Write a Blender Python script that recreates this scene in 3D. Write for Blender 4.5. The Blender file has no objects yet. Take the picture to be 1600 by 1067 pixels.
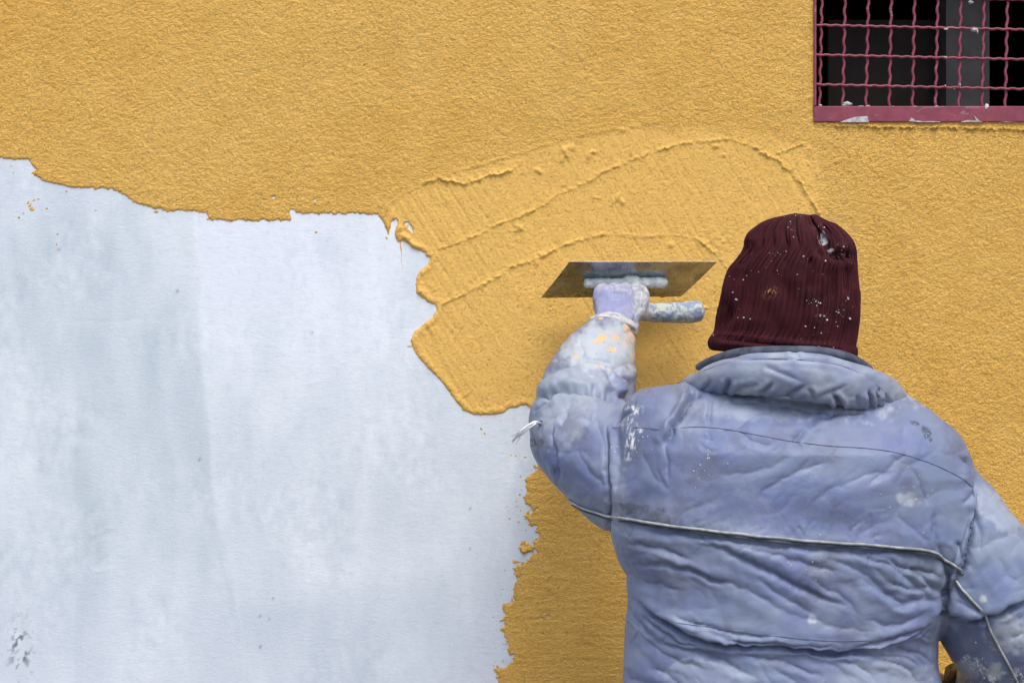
import bpy, math, random
import numpy as np
from mathutils import Vector
from mathutils.bvhtree import BVHTree

S = bpy.context.scene
COL = S.collection
random.seed(7)
R = math.radians

# ---------------------------------------------------------------- camera, sky, sun
CAMZ, CAMD, F = 1.54, 3.0, 2400.0          # eye height, distance to the wall, focal length in 1600-px units
cd = bpy.data.cameras.new('camera'); cam = bpy.data.objects.new('camera', cd); COL.objects.link(cam)
cam.location = (0, -CAMD, CAMZ); cam.rotation_euler = (R(90), 0, 0)
cd.sensor_width = 36; cd.lens = 36 * F / 1600; cd.clip_end = 500; cd.clip_start = 0.05
S.camera = cam
SUN_EL, SUN_AZ = R(60), R(165)             # azimuth from +y clockwise: behind the camera, a little to the right
w = bpy.data.worlds.new('World'); S.world = w; w.use_nodes = True
nt = w.node_tree; bg = nt.nodes['Background']
sky = nt.nodes.new('ShaderNodeTexSky'); sky.sky_type = 'NISHITA'; sky.sun_disc = False
sky.sun_elevation = SUN_EL; sky.sun_rotation = SUN_AZ; sky.air_density = 1.0; sky.dust_density = 3.0; sky.ozone_density = 1.0
nt.links.new(sky.outputs[0], bg.inputs[0]); bg.inputs[1].default_value = 0.098
ld = bpy.data.lights.new('sun', 'SUN'); sun = bpy.data.objects.new('sun', ld); COL.objects.link(sun)
ld.energy = 1.25; ld.angle = R(34); ld.color = (1.0, 0.955, 0.88)
sd = Vector((math.sin(SUN_AZ) * math.cos(SUN_EL), math.cos(SUN_AZ) * math.cos(SUN_EL), math.sin(SUN_EL)))
sun.rotation_euler = sd.to_track_quat('Z', 'Y').to_euler(); sun.location = (2, -4, 6)
S.view_settings.view_transform = 'Standard'; S.view_settings.look = 'None'
S.view_settings.gamma = 1; S.view_settings.use_curve_mapping = False
S.view_settings.exposure = 1.02
S.cycles.max_bounces = 8

# ---------------------------------------------------------------- helpers
def P(u, v, d):
    """point d metres in front of the wall, measured from the photograph"""
    k = (CAMD - d) / F
    return Vector(((u - 800) * k, -d, CAMZ - (v - 533.5) * k))
def pr(px, d): return px * (CAMD - d) / F
def to_uv(co):
    k = F / (CAMD + co[:, 1])
    return 800 + co[:, 0] * k, 533.5 - (co[:, 2] - CAMZ) * k

rng = np.random.RandomState(11)
PERM = rng.permutation(256); PERM = np.concatenate([PERM, PERM, PERM, PERM])
G3 = rng.normal(size=(256, 3)); G3 /= np.linalg.norm(G3, axis=1)[:, None]
def perlin(x, y, z=None):
    z = np.zeros_like(x) + 0.37 if z is None else z
    xi, yi, zi = np.floor(x).astype(int), np.floor(y).astype(int), np.floor(z).astype(int)
    xf, yf, zf = x - xi, y - yi, z - zi
    fu, fv, fw = [t * t * t * (t * (t * 6 - 15) + 10) for t in (xf, yf, zf)]
    r = 0
    for a in (0, 1):
        for b in (0, 1):
            for c in (0, 1):
                h = PERM[PERM[PERM[(xi + a) & 255] + ((yi + b) & 255)] + ((zi + c) & 255)]
                g = G3[h]
                dt = g[:, 0] * (xf - a) + g[:, 1] * (yf - b) + g[:, 2] * (zf - c)
                r = r + dt * (fu if a else 1 - fu) * (fv if b else 1 - fv) * (fw if c else 1 - fw)
    return r * 1.7
def fbm(x, y, z=None, o=3):
    r, a = 0, 1.0
    for k in range(o):
        f = 2.03 ** k
        r = r + a * perlin(x * f + 17 * k, y * f + 5 * k, None if z is None else z * f); a *= .5
    return r
def sstep(a, b, x):
    t = np.clip((x - a) / (b - a), 0, 1); return t * t * (3 - 2 * t)
def seg_dist(u, v, pts):
    """distance to a polyline, signed side (+ = left of travel / below in the picture sense), arc position 0..1"""
    best = np.full(u.shape, 1e9); side = np.zeros(u.shape); pos = np.zeros(u.shape)
    L = [0]
    for a, b in zip(pts[:-1], pts[1:]): L.append(L[-1] + math.hypot(b[0] - a[0], b[1] - a[1]))
    for i, (a, b) in enumerate(zip(pts[:-1], pts[1:])):
        dx, dy = b[0] - a[0], b[1] - a[1]; l2 = dx * dx + dy * dy + 1e-9
        t = np.clip(((u - a[0]) * dx + (v - a[1]) * dy) / l2, 0, 1)
        ex, ey = u - a[0] - t * dx, v - a[1] - t * dy
        d = np.hypot(ex, ey); m = d < best
        best[m] = d[m]; side[m] = (dx * ey - dy * ex)[m]; pos[m] = ((L[i] + t * math.sqrt(l2)) / L[-1])[m]
    return best, np.sign(side), pos
def smooth_line(pts, n=6):
    out = []
    p = [pts[0]] + list(pts) + [pts[-1]]
    for i in range(1, len(p) - 2):
        for k in range(n):
            t = k / n
            out.append(tuple(0.5 * (2 * p[i][j] + (p[i + 1][j] - p[i - 1][j]) * t + (2 * p[i - 1][j] - 5 * p[i][j] + 4 * p[i + 1][j] - p[i + 2][j]) * t * t
                       + (3 * p[i][j] - p[i - 1][j] - 3 * p[i + 1][j] + p[i + 2][j]) * t ** 3) for j in range(len(p[i]))))
    out.append(tuple(pts[-1])); return out

def mesh_obj(name, verts, faces, mat, parent=None, smooth=True):
    me = bpy.data.meshes.new(name)
    verts = np.asarray(verts, dtype=np.float32)
    if isinstance(faces, np.ndarray):
        me.vertices.add(len(verts)); me.vertices.foreach_set('co', verts.ravel())
        n, k = faces.shape
        me.loops.add(n * k); me.loops.foreach_set('vertex_index', faces.astype(np.int32).ravel())
        me.polygons.add(n); me.polygons.foreach_set('loop_start', np.arange(0, n * k, k, dtype=np.int32))
        me.update(calc_edges=True)
    else:
        me.from_pydata([tuple(float(c) for c in v) for v in verts], [], faces)
    me.validate()
    if smooth: me.polygons.foreach_set('use_smooth', [True] * len(me.polygons))
    if mat: me.materials.append(mat)
    o = bpy.data.objects.new(name, me); COL.objects.link(o)
    if parent: o.parent = parent; o.matrix_parent_inverse = parent.matrix_basis.inverted()
    return o
def attr(o, name, vals):
    a = o.data.attributes.new(name, 'FLOAT', 'POINT'); a.data.foreach_set('value', np.asarray(vals, dtype=np.float32))
def get_co(me):
    a = np.empty(len(me.vertices) * 3, dtype=np.float32); me.vertices.foreach_get('co', a); return a.reshape(-1, 3).astype(float)
def get_no(me):
    a = np.empty(len(me.vertices) * 3, dtype=np.float32); me.vertices.foreach_get('normal', a); return a.reshape(-1, 3).astype(float)
def set_co(me, co):
    me.vertices.foreach_set('co', co.astype(np.float32).ravel()); me.update()

def loft(rings, closed_caps=True):
    """rings: list of (n,3) arrays -> verts, faces (quads/tris list)"""
    n = len(rings[0]); V = [tuple(p) for r in rings for p in r]; Fc = []
    for i in range(len(rings) - 1):
        for j in range(n):
            k = (j + 1) % n
            Fc.append((i * n + j, i * n + k, (i + 1) * n + k, (i + 1) * n + j))
    if closed_caps:
        c0 = len(V); V.append(tuple(np.mean(rings[0], axis=0))); c1 = len(V); V.append(tuple(np.mean(rings[-1], axis=0)))
        m = (len(rings) - 1) * n
        for j in range(n):
            k = (j + 1) % n
            Fc.append((c0, k, j)); Fc.append((c1, m + j, m + k))
    return V, Fc
def tube(path, radii, n=16, flat=1.0, up=None, round_ends=True):
    """tube through 3-D points; flat scales the second axis of the section"""
    path = [Vector(p) for p in path]; rings = []
    N = len(path); prev = None
    for i in range(N):
        t = (path[min(i + 1, N - 1)] - path[max(i - 1, 0)]).normalized()
        if up is not None: a = Vector(up)
        elif prev is None: a = Vector((0, 1, 0)) if abs(t.y) < .9 else Vector((1, 0, 0))
        else: a = prev
        a = (a - t * a.dot(t)).normalized(); prev = a; b = t.cross(a)
        r = radii[i] if hasattr(radii, '__len__') else radii
        rf = r if not hasattr(r, '__len__') else r[0]; rs = r * flat if not hasattr(r, '__len__') else r[1]
        ring = [path[i] + a * (math.sin(2 * math.pi * j / n) * rs) + b * (math.cos(2 * math.pi * j / n) * rf) for j in range(n)]
        if round_ends and i == 0:
            for s in (.45, .85):
                rings.append([path[0] - t * rf * (1 - s) * .6 + (p - path[0]) * s for p in ring])
        rings.append(ring)
        if round_ends and i == N - 1:
            for s in (.85, .45):
                rings.append([path[i] + t * rf * (1 - s) * .6 + (p - path[i]) * s for p in ring])
    return loft([np.array([tuple(p) for p in r]) for r in rings])
def merge(parts):
    V, Fc = [], []
    for v, f in parts:
        o = len(V); V += list(v); Fc += [tuple(i + o for i in q) for q in f]
    return V, Fc
def box(x0, x1, y0, y1, z0, z1):
    V = [(x, y, z) for x in (x0, x1) for y in (y0, y1) for z in (z0, z1)]
    return V, [(0, 1, 3, 2), (4, 6, 7, 5), (0, 4, 5, 1), (2, 3, 7, 6), (0, 2, 6, 4), (1, 5, 7, 3)]
def remeshed(name, parts, voxel, mat, parent, smooth_n=6):
    V, Fc = merge(parts)
    o = mesh_obj(name, V, Fc, None)
    m = o.modifiers.new('r', 'REMESH'); m.mode = 'VOXEL'; m.voxel_size = voxel; m.use_smooth_shade = True
    if smooth_n:
        s = o.modifiers.new('s', 'SMOOTH'); s.factor = .5; s.iterations = smooth_n
    dg = bpy.context.evaluated_depsgraph_get(); me = bpy.data.meshes.new_from_object(o.evaluated_get(dg))
    old = o.data; o.modifiers.clear(); o.data = me; bpy.data.meshes.remove(old); me.name = name
    me.materials.clear(); me.materials.append(mat)
    me.polygons.foreach_set('use_smooth', [True] * len(me.polygons))
    if parent: o.parent = parent; o.matrix_parent_inverse = parent.matrix_basis.inverted()
    return o
def empty(name, loc):
    o = bpy.data.objects.new(name, None); COL.objects.link(o); o.location = loc; o.empty_display_size = .1
    bpy.context.view_layer.update(); return o
def tag(o, label=None, cat=None, group=None, kind=None):
    if label: o['label'] = label
    if cat: o['category'] = cat
    if group: o['group'] = group
    if kind: o['kind'] = kind

class M:
    """small node-material builder"""
    def __init__(s, name, rough=.7, spec=.3, metal=0):
        s.m = bpy.data.materials.new(name); s.m.use_nodes = True; s.t = s.m.node_tree
        s.b = s.t.nodes['Principled BSDF']; s.b.inputs['Roughness'].default_value = rough
        s.b.inputs['Specular IOR Level'].default_value = spec; s.b.inputs['Metallic'].default_value = metal
        s.co = s.t.nodes.new('ShaderNodeTexCoord').outputs['Object']
    def sock(s, i, x):
        if x is None: return
        if hasattr(x, 'links') or hasattr(x, 'is_linked'): s.t.links.new(x, i)
        else:
            i.default_value = (*x, 1) if hasattr(x, '__len__') and len(x) == 3 and i.type == 'RGBA' else x
    def noise(s, scale, detail=3, rough=.5, dist=0, stretch=None, out='Fac'):
        n = s.t.nodes.new('ShaderNodeTexNoise'); n.inputs['Scale'].default_value = scale; n.inputs['Detail'].default_value = detail
        n.inputs['Roughness'].default_value = rough; n.inputs['Distortion'].default_value = dist
        c = s.co
        if stretch:
            mp = s.t.nodes.new('ShaderNodeMapping'); mp.inputs['Scale'].default_value = stretch; s.t.links.new(c, mp.inputs[0]); c = mp.outputs[0]
        s.t.links.new(c, n.inputs['Vector']); return n.outputs[out]
    def at(s, name):
        n = s.t.nodes.new('ShaderNodeAttribute'); n.attribute_name = name; return n.outputs['Fac']
    def ramp(s, x, a, b, lo=0., hi=1.):
        n = s.t.nodes.new('ShaderNodeMapRange'); n.interpolation_type = 'SMOOTHSTEP'
        s.sock(n.inputs[0], x)
        for i, q in zip((1, 2, 3, 4), (a, b, lo, hi)): n.inputs[i].default_value = q
        return n.outputs[0]
    def math(s, op, a, b=0.):
        n = s.t.nodes.new('ShaderNodeMath'); n.operation = op; s.sock(n.inputs[0], a); s.sock(n.inputs[1], b); return n.outputs[0]
    def mix(s, f, a, b):
        n = s.t.nodes.new('ShaderNodeMix'); n.data_type = 'RGBA'; s.sock(n.inputs[0], f); s.sock(n.inputs[6], a); s.sock(n.inputs[7], b); return n.outputs[2]
    def bump(s, h, strength=.5, dist=.001, prev=None):
        n = s.t.nodes.new('ShaderNodeBump'); n.inputs['Strength'].default_value = strength; n.inputs['Distance'].default_value = dist
        s.sock(n.inputs['Height'], h)
        if prev is not None: s.t.links.new(prev, n.inputs['Normal'])
        return n.outputs[0]
    def done(s, color=None, normal=None, rough=None):
        if color is not None: s.sock(s.b.inputs['Base Color'], color)
        if normal is not None: s.t.links.new(normal, s.b.inputs['Normal'])
        if rough is not None: s.sock(s.b.inputs['Roughness'], rough)
        return s.m

# ---------------------------------------------------------------- materials
def mat_plaster():
    m = M('ochre_render', .75, .25)
    fresh = m.at('fresh'); deeper = m.at('deeper')
    n1 = m.noise(14, 4, .6); n2 = m.noise(2.2, 3)
    c = m.mix(m.ramp(n1, .35, .65), (.690, .402, .090), (.745, .448, .112))
    c = m.mix(m.ramp(n2, .4, .65, 0, .5), c, (.75, .47, .133))
    c = m.mix(m.ramp(m.noise(5.5, 5, .62, .8), .50, .74, 0, .40), c, (.60, .335, .068))
    c = m.mix(m.math('MULTIPLY', fresh, .7), c, (.725, .445, .118))
    c = m.mix(m.math('MULTIPLY', deeper, .9), c, (.66, .355, .058))
    g = m.ramp(m.noise(270, 4, .6, .35, (.8, 1, 1.25)), .36, .64); g2 = m.noise(620, 4, .65)
    amt = m.math('SUBTRACT', 1.0, m.math('MULTIPLY', fresh, .72))
    h = m.math('ADD', m.math('MULTIPLY', g, amt), m.math('MULTIPLY', g2, .45))
    nrm = m.bump(h, 1.0, .0011)
    pits = m.math('MULTIPLY', m.ramp(m.noise(300, 2, .5, .6), .60, .67), -1)
    nrm = m.bump(pits, .8, .0020, nrm)
    return m.done(c, nrm, m.ramp(n1, .3, .7, .62, .8))
def mat_primed():
    m = M('white_primer', .62, .35)
    tone = m.at('tone'); vio = m.at('violet'); spot = m.at('spot')
    c = m.mix(tone, (.43, .505, .575), (.725, .78, .85))
    c = m.mix(m.math('MULTIPLY', vio, .45), c, (.66, .70, .83))
    b = m.noise(55, 5, .65); c = m.mix(m.ramp(b, .48, .72, 0, .28), c, (.42, .51, .61))
    f = m.noise(260, 3, .6, 0, (1, 1, 2)); c = m.mix(m.ramp(f, .5, .75, 0, .22), c, (.88, .90, .94))
    c = m.mix(spot, c, (.13, .14, .16))
    rip = m.noise(120, 6, .68, .9, (.6, 1, 1.3)); fine = m.noise(600, 3, .6)
    n = m.bump(m.math('ADD', rip, m.math('MULTIPLY', fine, .5)), .40, .0018)
    return m.done(c, n)
def mat_jacket():
    m = M('periwinkle_nylon', .42, .42)
    pale, grime, ochre, sat = m.at('pale'), m.at('grime'), m.at('ochre'), m.at('sat')
    n1 = m.noise(7, 4, .6, .6); n2 = m.noise(18, 5, .65, .8); n3 = m.noise(60, 5, .7)
    c = m.mix(m.ramp(n1, .35, .65), (.142, .172, .300), (.170, .212, .318))
    c = m.mix(m.ramp(n2, .5, .8, 0, .28), c, (.22, .275, .385))
    c = m.mix(m.ramp(n3, .55, .8, 0, .18), c, (.12, .145, .26))
    c = m.mix(m.math('MULTIPLY', sat, .8), c, (.108, .145, .335))
    pn = m.math('MULTIPLY', pale, m.ramp(m.noise(40, 5, .65), .25, .62, .68, 1))
    c = m.mix(pn, c, (.47, .525, .565))
    gn = m.math('MULTIPLY', grime, m.ramp(m.noise(50, 5, .7), .3, .58, .25, 1))
    c = m.mix(gn, c, (.085, .095, .13))
    wr = m.math('MULTIPLY', m.at('splash'), m.ramp(m.noise(150, 4, .65, .2, (1, 1, .4)), .50, .56))
    c = m.mix(wr, c, (.76, .78, .82))
    tar = m.math('MULTIPLY', m.at('tar'), m.ramp(m.noise(120, 4, .7, 1.0), .44, .52))
    c = m.mix(tar, c, (.035, .035, .05))
    on = m.math('MULTIPLY', ochre, m.ramp(m.noise(90, 4, .6), .35, .55))
    c = m.mix(on, c, (.68, .43, .20))
    cr = m.noise(34, 5, .6, 1.2, (1, 1, 1.5)); fine = m.noise(240, 4, .6)
    n = m.bump(cr, .16, .005)
    n = m.bump(fine, .25, .0012, n)
    ro = m.math('MAXIMUM', m.ramp(n2, .3, .7, .46, .60), m.math('MULTIPLY', pale, .85))
    return m.done(c, n, ro)
def simple(name, c1, c2, scale=60, rough=.7, spec=.3, metal=0, bs=.3, bd=.001, lo=.4, hi=.6, bscale=None):
    m = M(name, rough, spec, metal)
    n = m.noise(scale, 5, .62, .4)
    return m.done(m.mix(m.ramp(n, lo, hi), c1, c2), m.bump(m.noise(bscale or scale * 3, 4, .6), bs, bd))
def mat_hat():
    m = M('maroon_knit', .95, .08)
    b = m.b; b.inputs['Sheen Weight'].default_value = .10; b.inputs['Sheen Roughness'].default_value = .5
    b.inputs['Sheen Tint'].default_value = (.7, .35, .4, 1)
    n1 = m.noise(25, 4, .6); n3 = m.noise(900, 2, .5)
    c = m.mix(m.ramp(n1, .35, .65), (.032, .0070, .0105), (.050, .0110, .0155))
    c = m.mix(m.at('dirt'), c, (.42, .43, .45))
    c = m.mix(m.math('MULTIPLY', m.at('ochre'), m.ramp(m.noise(260, 3, .6, 0, (1, 1, .5)), .50, .58)), c, (.42, .24, .09))
    dn = m.math('MULTIPLY', m.at('dust'), m.ramp(m.noise(380, 5, .75), .60, .66)); c = m.mix(dn, c, (.55, .52, .54))
    return m.done(c, m.bump(m.noise(700, 3, .6), .6, .0012))
def mat_glove():
    m = M('lilac_knit_glove', .85, .2)
    n = m.noise(45, 5, .65, .5); up = m.at('pale')
    c = m.mix(m.ramp(n, .35, .65), (.26, .275, .45), (.32, .335, .50))
    c = m.mix(up, c, m.mix(m.ramp(m.noise(120, 4, .6), .4, .6), (.46, .47, .50), (.30, .32, .36)))
    c = m.mix(m.ramp(m.noise(75, 4, .7), .60, .68, 0, .7), c, (.60, .36, .24))
    return m.done(c, m.bump(m.noise(420, 3, .6), .5, .0015))
def mat_handle():
    m = M('smeared_handle', .6, .4)
    n = m.noise(45, 5, .7, .8)
    sx_ = m.t.nodes.new('ShaderNodeSeparateXYZ'); m.t.links.new(m.co, sx_.inputs[0])
    worn = m.ramp(sx_.outputs[0], .015, .10, -.22, .02)
    c = m.mix(m.ramp(m.math('ADD', n, worn), .47, .55), (.46, .46, .37), (.20, .25, .36))
    c = m.mix(m.ramp(m.noise(70, 4, .7), .46, .62, 0, .85), c, (.47, .53, .54))
    return m.done(c, m.bump(m.noise(160, 4, .7), .6, .002))
def mat_blade():
    m = M('trowel_steel', .16, .5, 1.0)
    n = m.noise(30, 5, .7, .5, (1, 1, 1))
    c = m.mix(m.ramp(n, .4, .65), (.40, .42, .45), (.27, .28, .30))
    ro = m.ramp(m.noise(70, 5, .7), .35, .7, .16, .46)
    return m.done(c, m.bump(m.noise(60, 3), .05, .001), ro)
def mat_mauve():
    m = M('burgundy_paint', .5, .4)
    n = m.noise(40, 5, .65)
    c = m.mix(m.ramp(n, .35, .65), (.195, .036, .064), (.255, .050, .084))
    c = m.mix(m.ramp(m.noise(28, 5, .7, 1, (.6, 1, 2)), .60, .66, 0, .6), c, (.28, .19, .20))
    return m.done(c, m.bump(m.noise(200, 4), .3, .0008))

PL = mat_plaster(); PRIM = mat_primed(); JK = mat_jacket(); HAT = mat_hat(); GL = mat_glove(); HD = mat_handle(); BL = mat_blade(); MV = mat_mauve()
RIBM = simple('crusted_rib', (.46, .52, .52), (.68, .71, .68), 60, .75, .3, bs=.6, bd=.002)
CRUST = simple('dried_mortar', (.33, .33, .34), (.52, .53, .54), 90, .9, .15, bs=.6)
OCRUST = simple('dried_ochre_mortar', (.62, .36, .10), (.70, .44, .16), 90, .9, .15, bs=.6)
PIPE = simple('grey_piping', (.24, .26, .26), (.38, .40, .40), 50, .6, .3, bs=.3)
NAVY = simple('slate_lining', (.045, .055, .085), (.085, .10, .14), 40, .7, .3, bs=.4, bd=.001)
THREAD = simple('dark_thread', (.10, .11, .20), (.14, .15, .26), 80, .8, .2)
CORD = simple('frayed_white_cord', (.66, .69, .74), (.80, .82, .85), 120, .9, .1, bs=.6)
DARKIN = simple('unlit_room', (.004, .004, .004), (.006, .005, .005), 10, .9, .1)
MULL = simple('grey_mullion_paint', (.040, .040, .042), (.052, .052, .055), 12, .8, .2)
BOARD = simple('dark_board', (.012, .010, .009), (.016, .013, .012), 12, .8, .2)
CONC = simple('concrete', (.30, .30, .29), (.40, .40, .39), 12, .85, .2, bs=.5, bd=.002)
PAVE = simple('trodden_ground', (.16, .15, .13), (.24, .22, .19), 4, .95, .1, bs=.7, bd=.01)
SKIN = simple('skin', (.50, .27, .18), (.58, .33, .23), 30, .5, .35)
HAIR = simple('dark_hair', (.02, .015, .012), (.04, .03, .024), 200, .6, .3, bs=.8)
TROU = simple('grey_work_trousers', (.07, .08, .10), (.13, .14, .16), 30, .85, .15, bs=.5, bd=.003)
BOOT = simple('worn_boot_leather', (.05, .035, .025), (.10, .08, .06), 40, .7, .3)
BROWN = simple('brown_work_glove', (.055, .033, .012), (.12, .075, .03), 60, .85, .15, bs=.6, bd=.003)

# ---------------------------------------------------------------- ground
g = mesh_obj('ground', [(-60, -60, 0), (60, -60, 0), (60, 60, 0), (-60, 60, 0)], [(0, 1, 2, 3)], PAVE, smooth=False); tag(g, kind='structure')

# ---------------------------------------------------------------- the wall
WX0, WX1, WZ0, WZ1 = P(1270, 0, 0).x, P(1860, 0, 0).x, P(0, 192, 0).z, P(0, -190, 0).z     # window opening
XL, XR, ZT = -4.0, 4.0, 3.4
house = empty('house_wall', (0, 0, 0))
tag(house, 'house wall with fresh ochre render spread over a white primed patch', 'wall')
parts = [box(XL, WX0, .004, .30, 0, ZT), box(WX1, XR, .004, .30, 0, ZT), box(WX0, WX1, .004, .30, 0, WZ0), box(WX0, WX1, .004, .30, WZ1, ZT)]
mesh_obj('wall_core', *merge(parts), CONC, house, smooth=False)

def axis(lo, hi, a, b, step):
    def grow(s, e, st):
        out = []; x = s
        while abs(x - e) > 1e-6 and (e - s) * (e - x) > 0:
            st *= 1.25; x += st if e > s else -st
            out.append(x)
        if out: out[-1] = e
        return out
    mid = list(np.arange(a, b + step / 2, step))
    return np.array(sorted(grow(a, lo, step)) + mid + grow(mid[-1], hi, step))
def grid(xs, zs):
    X, Z = np.meshgrid(xs, zs); nx, nz = len(xs), len(zs)
    i = np.arange(nx * nz).reshape(nz, nx)
    Fq = np.stack([i[:-1, :-1].ravel(), i[:-1, 1:].ravel(), i[1:, 1:].ravel(), i[1:, :-1].ravel()], axis=1)
    return X.ravel(), Z.ravel(), Fq
def compact(co, Fq):
    used = np.unique(Fq); mp = np.full(len(co), -1); mp[used] = np.arange(len(used)); return co[used], mp[Fq], used

# white area outline, measured on the photograph
EDGE = [(-900, 247), (20, 248), (46, 250), (52, 258), (58, 266), (50, 272), (66, 281), (85, 286), (110, 292), (150, 294), (184, 296), (195, 305), (205, 313),
        (230, 322), (255, 328), (290, 330), (324, 331), (323, 343), (360, 345), (420, 344), (453, 344), (454, 331), (457, 321), (461, 333), (520, 334), (592, 334),
        (599, 346), (603, 356), (607, 366), (611, 352), (613, 343), (619, 352), (617, 366), (622, 378), (632, 375), (641, 382), (652, 389), (662, 393), (674, 402), (668, 414), (656, 424), (651, 434),
        (650, 450), (654, 457), (661, 461), (668, 471), (680, 475), (684, 483), (678, 493), (662, 507), (648, 519), (642, 532), (645, 543), (653, 557), (668, 573),
        (690, 596), (710, 622), (725, 641), (740, 647), (762, 648), (786, 645), (797, 636), (806, 637), (812, 633), (822, 631), (832, 640),
        (852, 680), (848, 722), (832, 735), (823, 750), (820, 774), (826, 790), (836, 797), (823, 802), (818, 806), (838, 822), (842, 836), (838, 849),
        (824, 847), (812, 856), (819, 862), (838, 861), (831, 872), (815, 879), (803, 888), (812, 899), (803, 914), (800, 935), (790, 945), (787, 965),
        (786, 985), (790, 1000), (796, 1018), (802, 1030), (790, 1040), (775, 1045), (781, 1066), (776, 1100), (784, 1200), (770, 1400), (775, 1900), (-900, 1900)]
def poly_sdf(u, v, poly):
    d, _, _ = seg_dist(u, v, poly + [poly[0]])
    ins = np.zeros(u.shape, bool)
    for (x0, y0), (x1, y1) in zip(poly, poly[1:] + poly[:1]):
        if y0 == y1: continue
        c = ((y0 > v) != (y1 > v)) & (u < (x1 - x0) * (v - y0) / (y1 - y0) + x0)
        ins ^= c
    return np.where(ins, -d, d)          # negative inside the white patch

# raised beads and steps left by the trowel: points, height mm, soft side px, steep side px, steep side (+1 / -1)
RIDGES = [
    ([(602, 322), (640, 299), (665, 288)], 1.2, 9, 3, 1),
    ([(660, 288), (672, 283), (690, 281), (712, 286), (728, 288), (745, 282), (768, 274), (790, 270), (806, 263)], 5.5, 8, 2.6, 1),
    ([(665, 286), (700, 272), (760, 255), (810, 240), (870, 222), (930, 207), (990, 198), (1040, 190)], 1.5, 9, 3, 1),
    ([(668, 401), (688, 389), (704, 383), (716, 379), (755, 364), (778, 350), (800, 343), (822, 334), (850, 320), (874, 303), (900, 292), (922, 283), (940, 271), (985, 251), (1050, 229), (1100, 221), (1140, 218), (1168, 228)], 2.8, 8, 3, 1),
    ([(1160, 226), (1180, 232), (1202, 246), (1216, 252), (1230, 266), (1238, 272), (1250, 286), (1262, 305), (1272, 322), (1284, 345)], 4.2, 10, 2.4, 1),
    ([(1212, 242), (1234, 233), (1256, 224)], 3.2, 4, 2.6, 1),
    ([(1256, 224), (1264, 234), (1272, 252), (1279, 280), (1284, 310), (1286, 335)], 2.0, 12, 2.6, -1),
    ([(686, 478), (720, 461), (770, 437), (800, 418), (830, 408), (850, 400), (880, 384), (905, 376), (920, 371), (955, 365)], 3.0, 9, 3, 1),
    ([(955, 366), (1010, 370), (1060, 368), (1085, 375)], 1.6, 8, 3.5, 1),
    ([(1085, 372), (1104, 384), (1118, 398), (1134, 418), (1156, 444)], 3.4, 9, 2.6, 1),
    ([(823, 640), (824, 560), (828, 490), (832, 450)], 1.4, 7, 3, 1),
    ([(718, 622), (728, 616), (738, 608)], 2.0, 4, 2.5, 1),
    ([(1130, 478), (1104, 481), (1090, 483)], 2.6, 5, 3, 1),
    ([(1282, 262), (1320, 250), (1350, 256), (1395, 280)], 1.1, 9, 4, 1),
    ([(1272, 196), (1290, 194), (1310, 198), (1330, 196), (1380, 199), (1480, 200), (1600, 203), (1900, 208)], 6.0, 4, 3, 1),
    ([(1270, 172), (1269, 100), (1267, 0), (1267, -190)], 2.0, 5, 3, 1)]
LUMPS = [(884, 238, 10, 5, 60, 5), (878, 250, 6, 3, 95, 4), (893, 231, 7, 4, 20, 3), (921, 243, 4, 7, 20, 3.5), (928, 238, 5, 3, 0, 3), (842, 268, 7, 3, 30, 3.5), (986, 236, 2.5, 12, 5, 3.2),
         (965, 308, 3, 8, 20, 4), (972, 316, 3, 7, 150, 4), (957, 315, 2, 7, 0, 3), (932, 309, 7, 2, 10, 2.5), (812, 356, 8, 3.5, 40, 4), (806, 360, 4, 3, 0, 3), (847, 398, 5, 4, 30, 3.5), (838, 411, 3, 6, 0, 3),
         (1118, 229, 6, 3, 0, 3), (1130, 243, 4, 3, 0, 3), (972, 204, 5, 3, 0, 3), (604, 326, 3, 9, 8, 4), (880, 290, 3, 2, 0, 2.5), (1048, 383, 5, 4, 0, 3),
         (660, 462, 7, 4, 40, 4), (654, 455, 5, 4, 0, 4), (632, 370, 10, 5, 35, 4.5), (648, 384, 9, 5, 30, 4.5), (624, 357, 6, 6, 60, 3.5), (668, 399, 5, 3, 0, 3),
         (860, 890, 2, 12, 10, 2.4), (864, 870, 2, 8, 0, 2.4), (857, 918, 2.5, 5, 0, 2.6), (820, 860, 8, 4, 170, 3), (806, 878, 7, 4, 0, 3), (830, 820, 6, 4, 0, 2.4)]
# stray ochre flecks left on the white primer
FLECKS = [(47, 321, 4, 1.5, 130), (44, 317, 3, 1.5, 130), (50, 327, 4, 3, 0), (53, 313, 2, 1, 150), (60, 311, 2, 1, 0), (37, 333, 1.5, 1.5, 0), (30, 340, 1.5, 2, 0), (73, 326, 2, 1, 0), (104, 299, 1.6, 1.2, 0),
          (90, 366, 1.6, 1.4, 0), (89, 382, 1.2, 1.5, 0), (244, 331, 4, 1.3, 0), (149, 329, 1.5, 1, 0), (494, 363, 2.5, 1.6, 0), (752, 670, 1.2, 3, 150), (757, 677, 1, 3, 140), (640, 541, 6, 1, 0), (626, 384, .9, 20, 175), (628, 412, .6, 14, 178),
          (607, 361, 2, 3, 0), (604, 372, 3, 1.5, 40), (21, 270, 1, 1.5, 0), (18, 260, 1, 1, 0), (625, 361, 2, 3, 0)]
for i in range(60):
    if i % 2: continue
    t = random.random(); v = 700 + 200 * t
    FLECKS.append((834 - 22 * abs(math.sin(v * .03)) - random.random() ** 1.5 * 26 - (v > 830) * 8, v, random.uniform(.6, 2.0), random.uniform(.6, 1.5), random.uniform(0, 90)))
for i in range(16):
    FLECKS.append((786 - random.random() ** 2 * 16, random.uniform(900, 1060), random.uniform(.6, 1.8), random.uniform(.6, 1.3), random.uniform(0, 90)))

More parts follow.
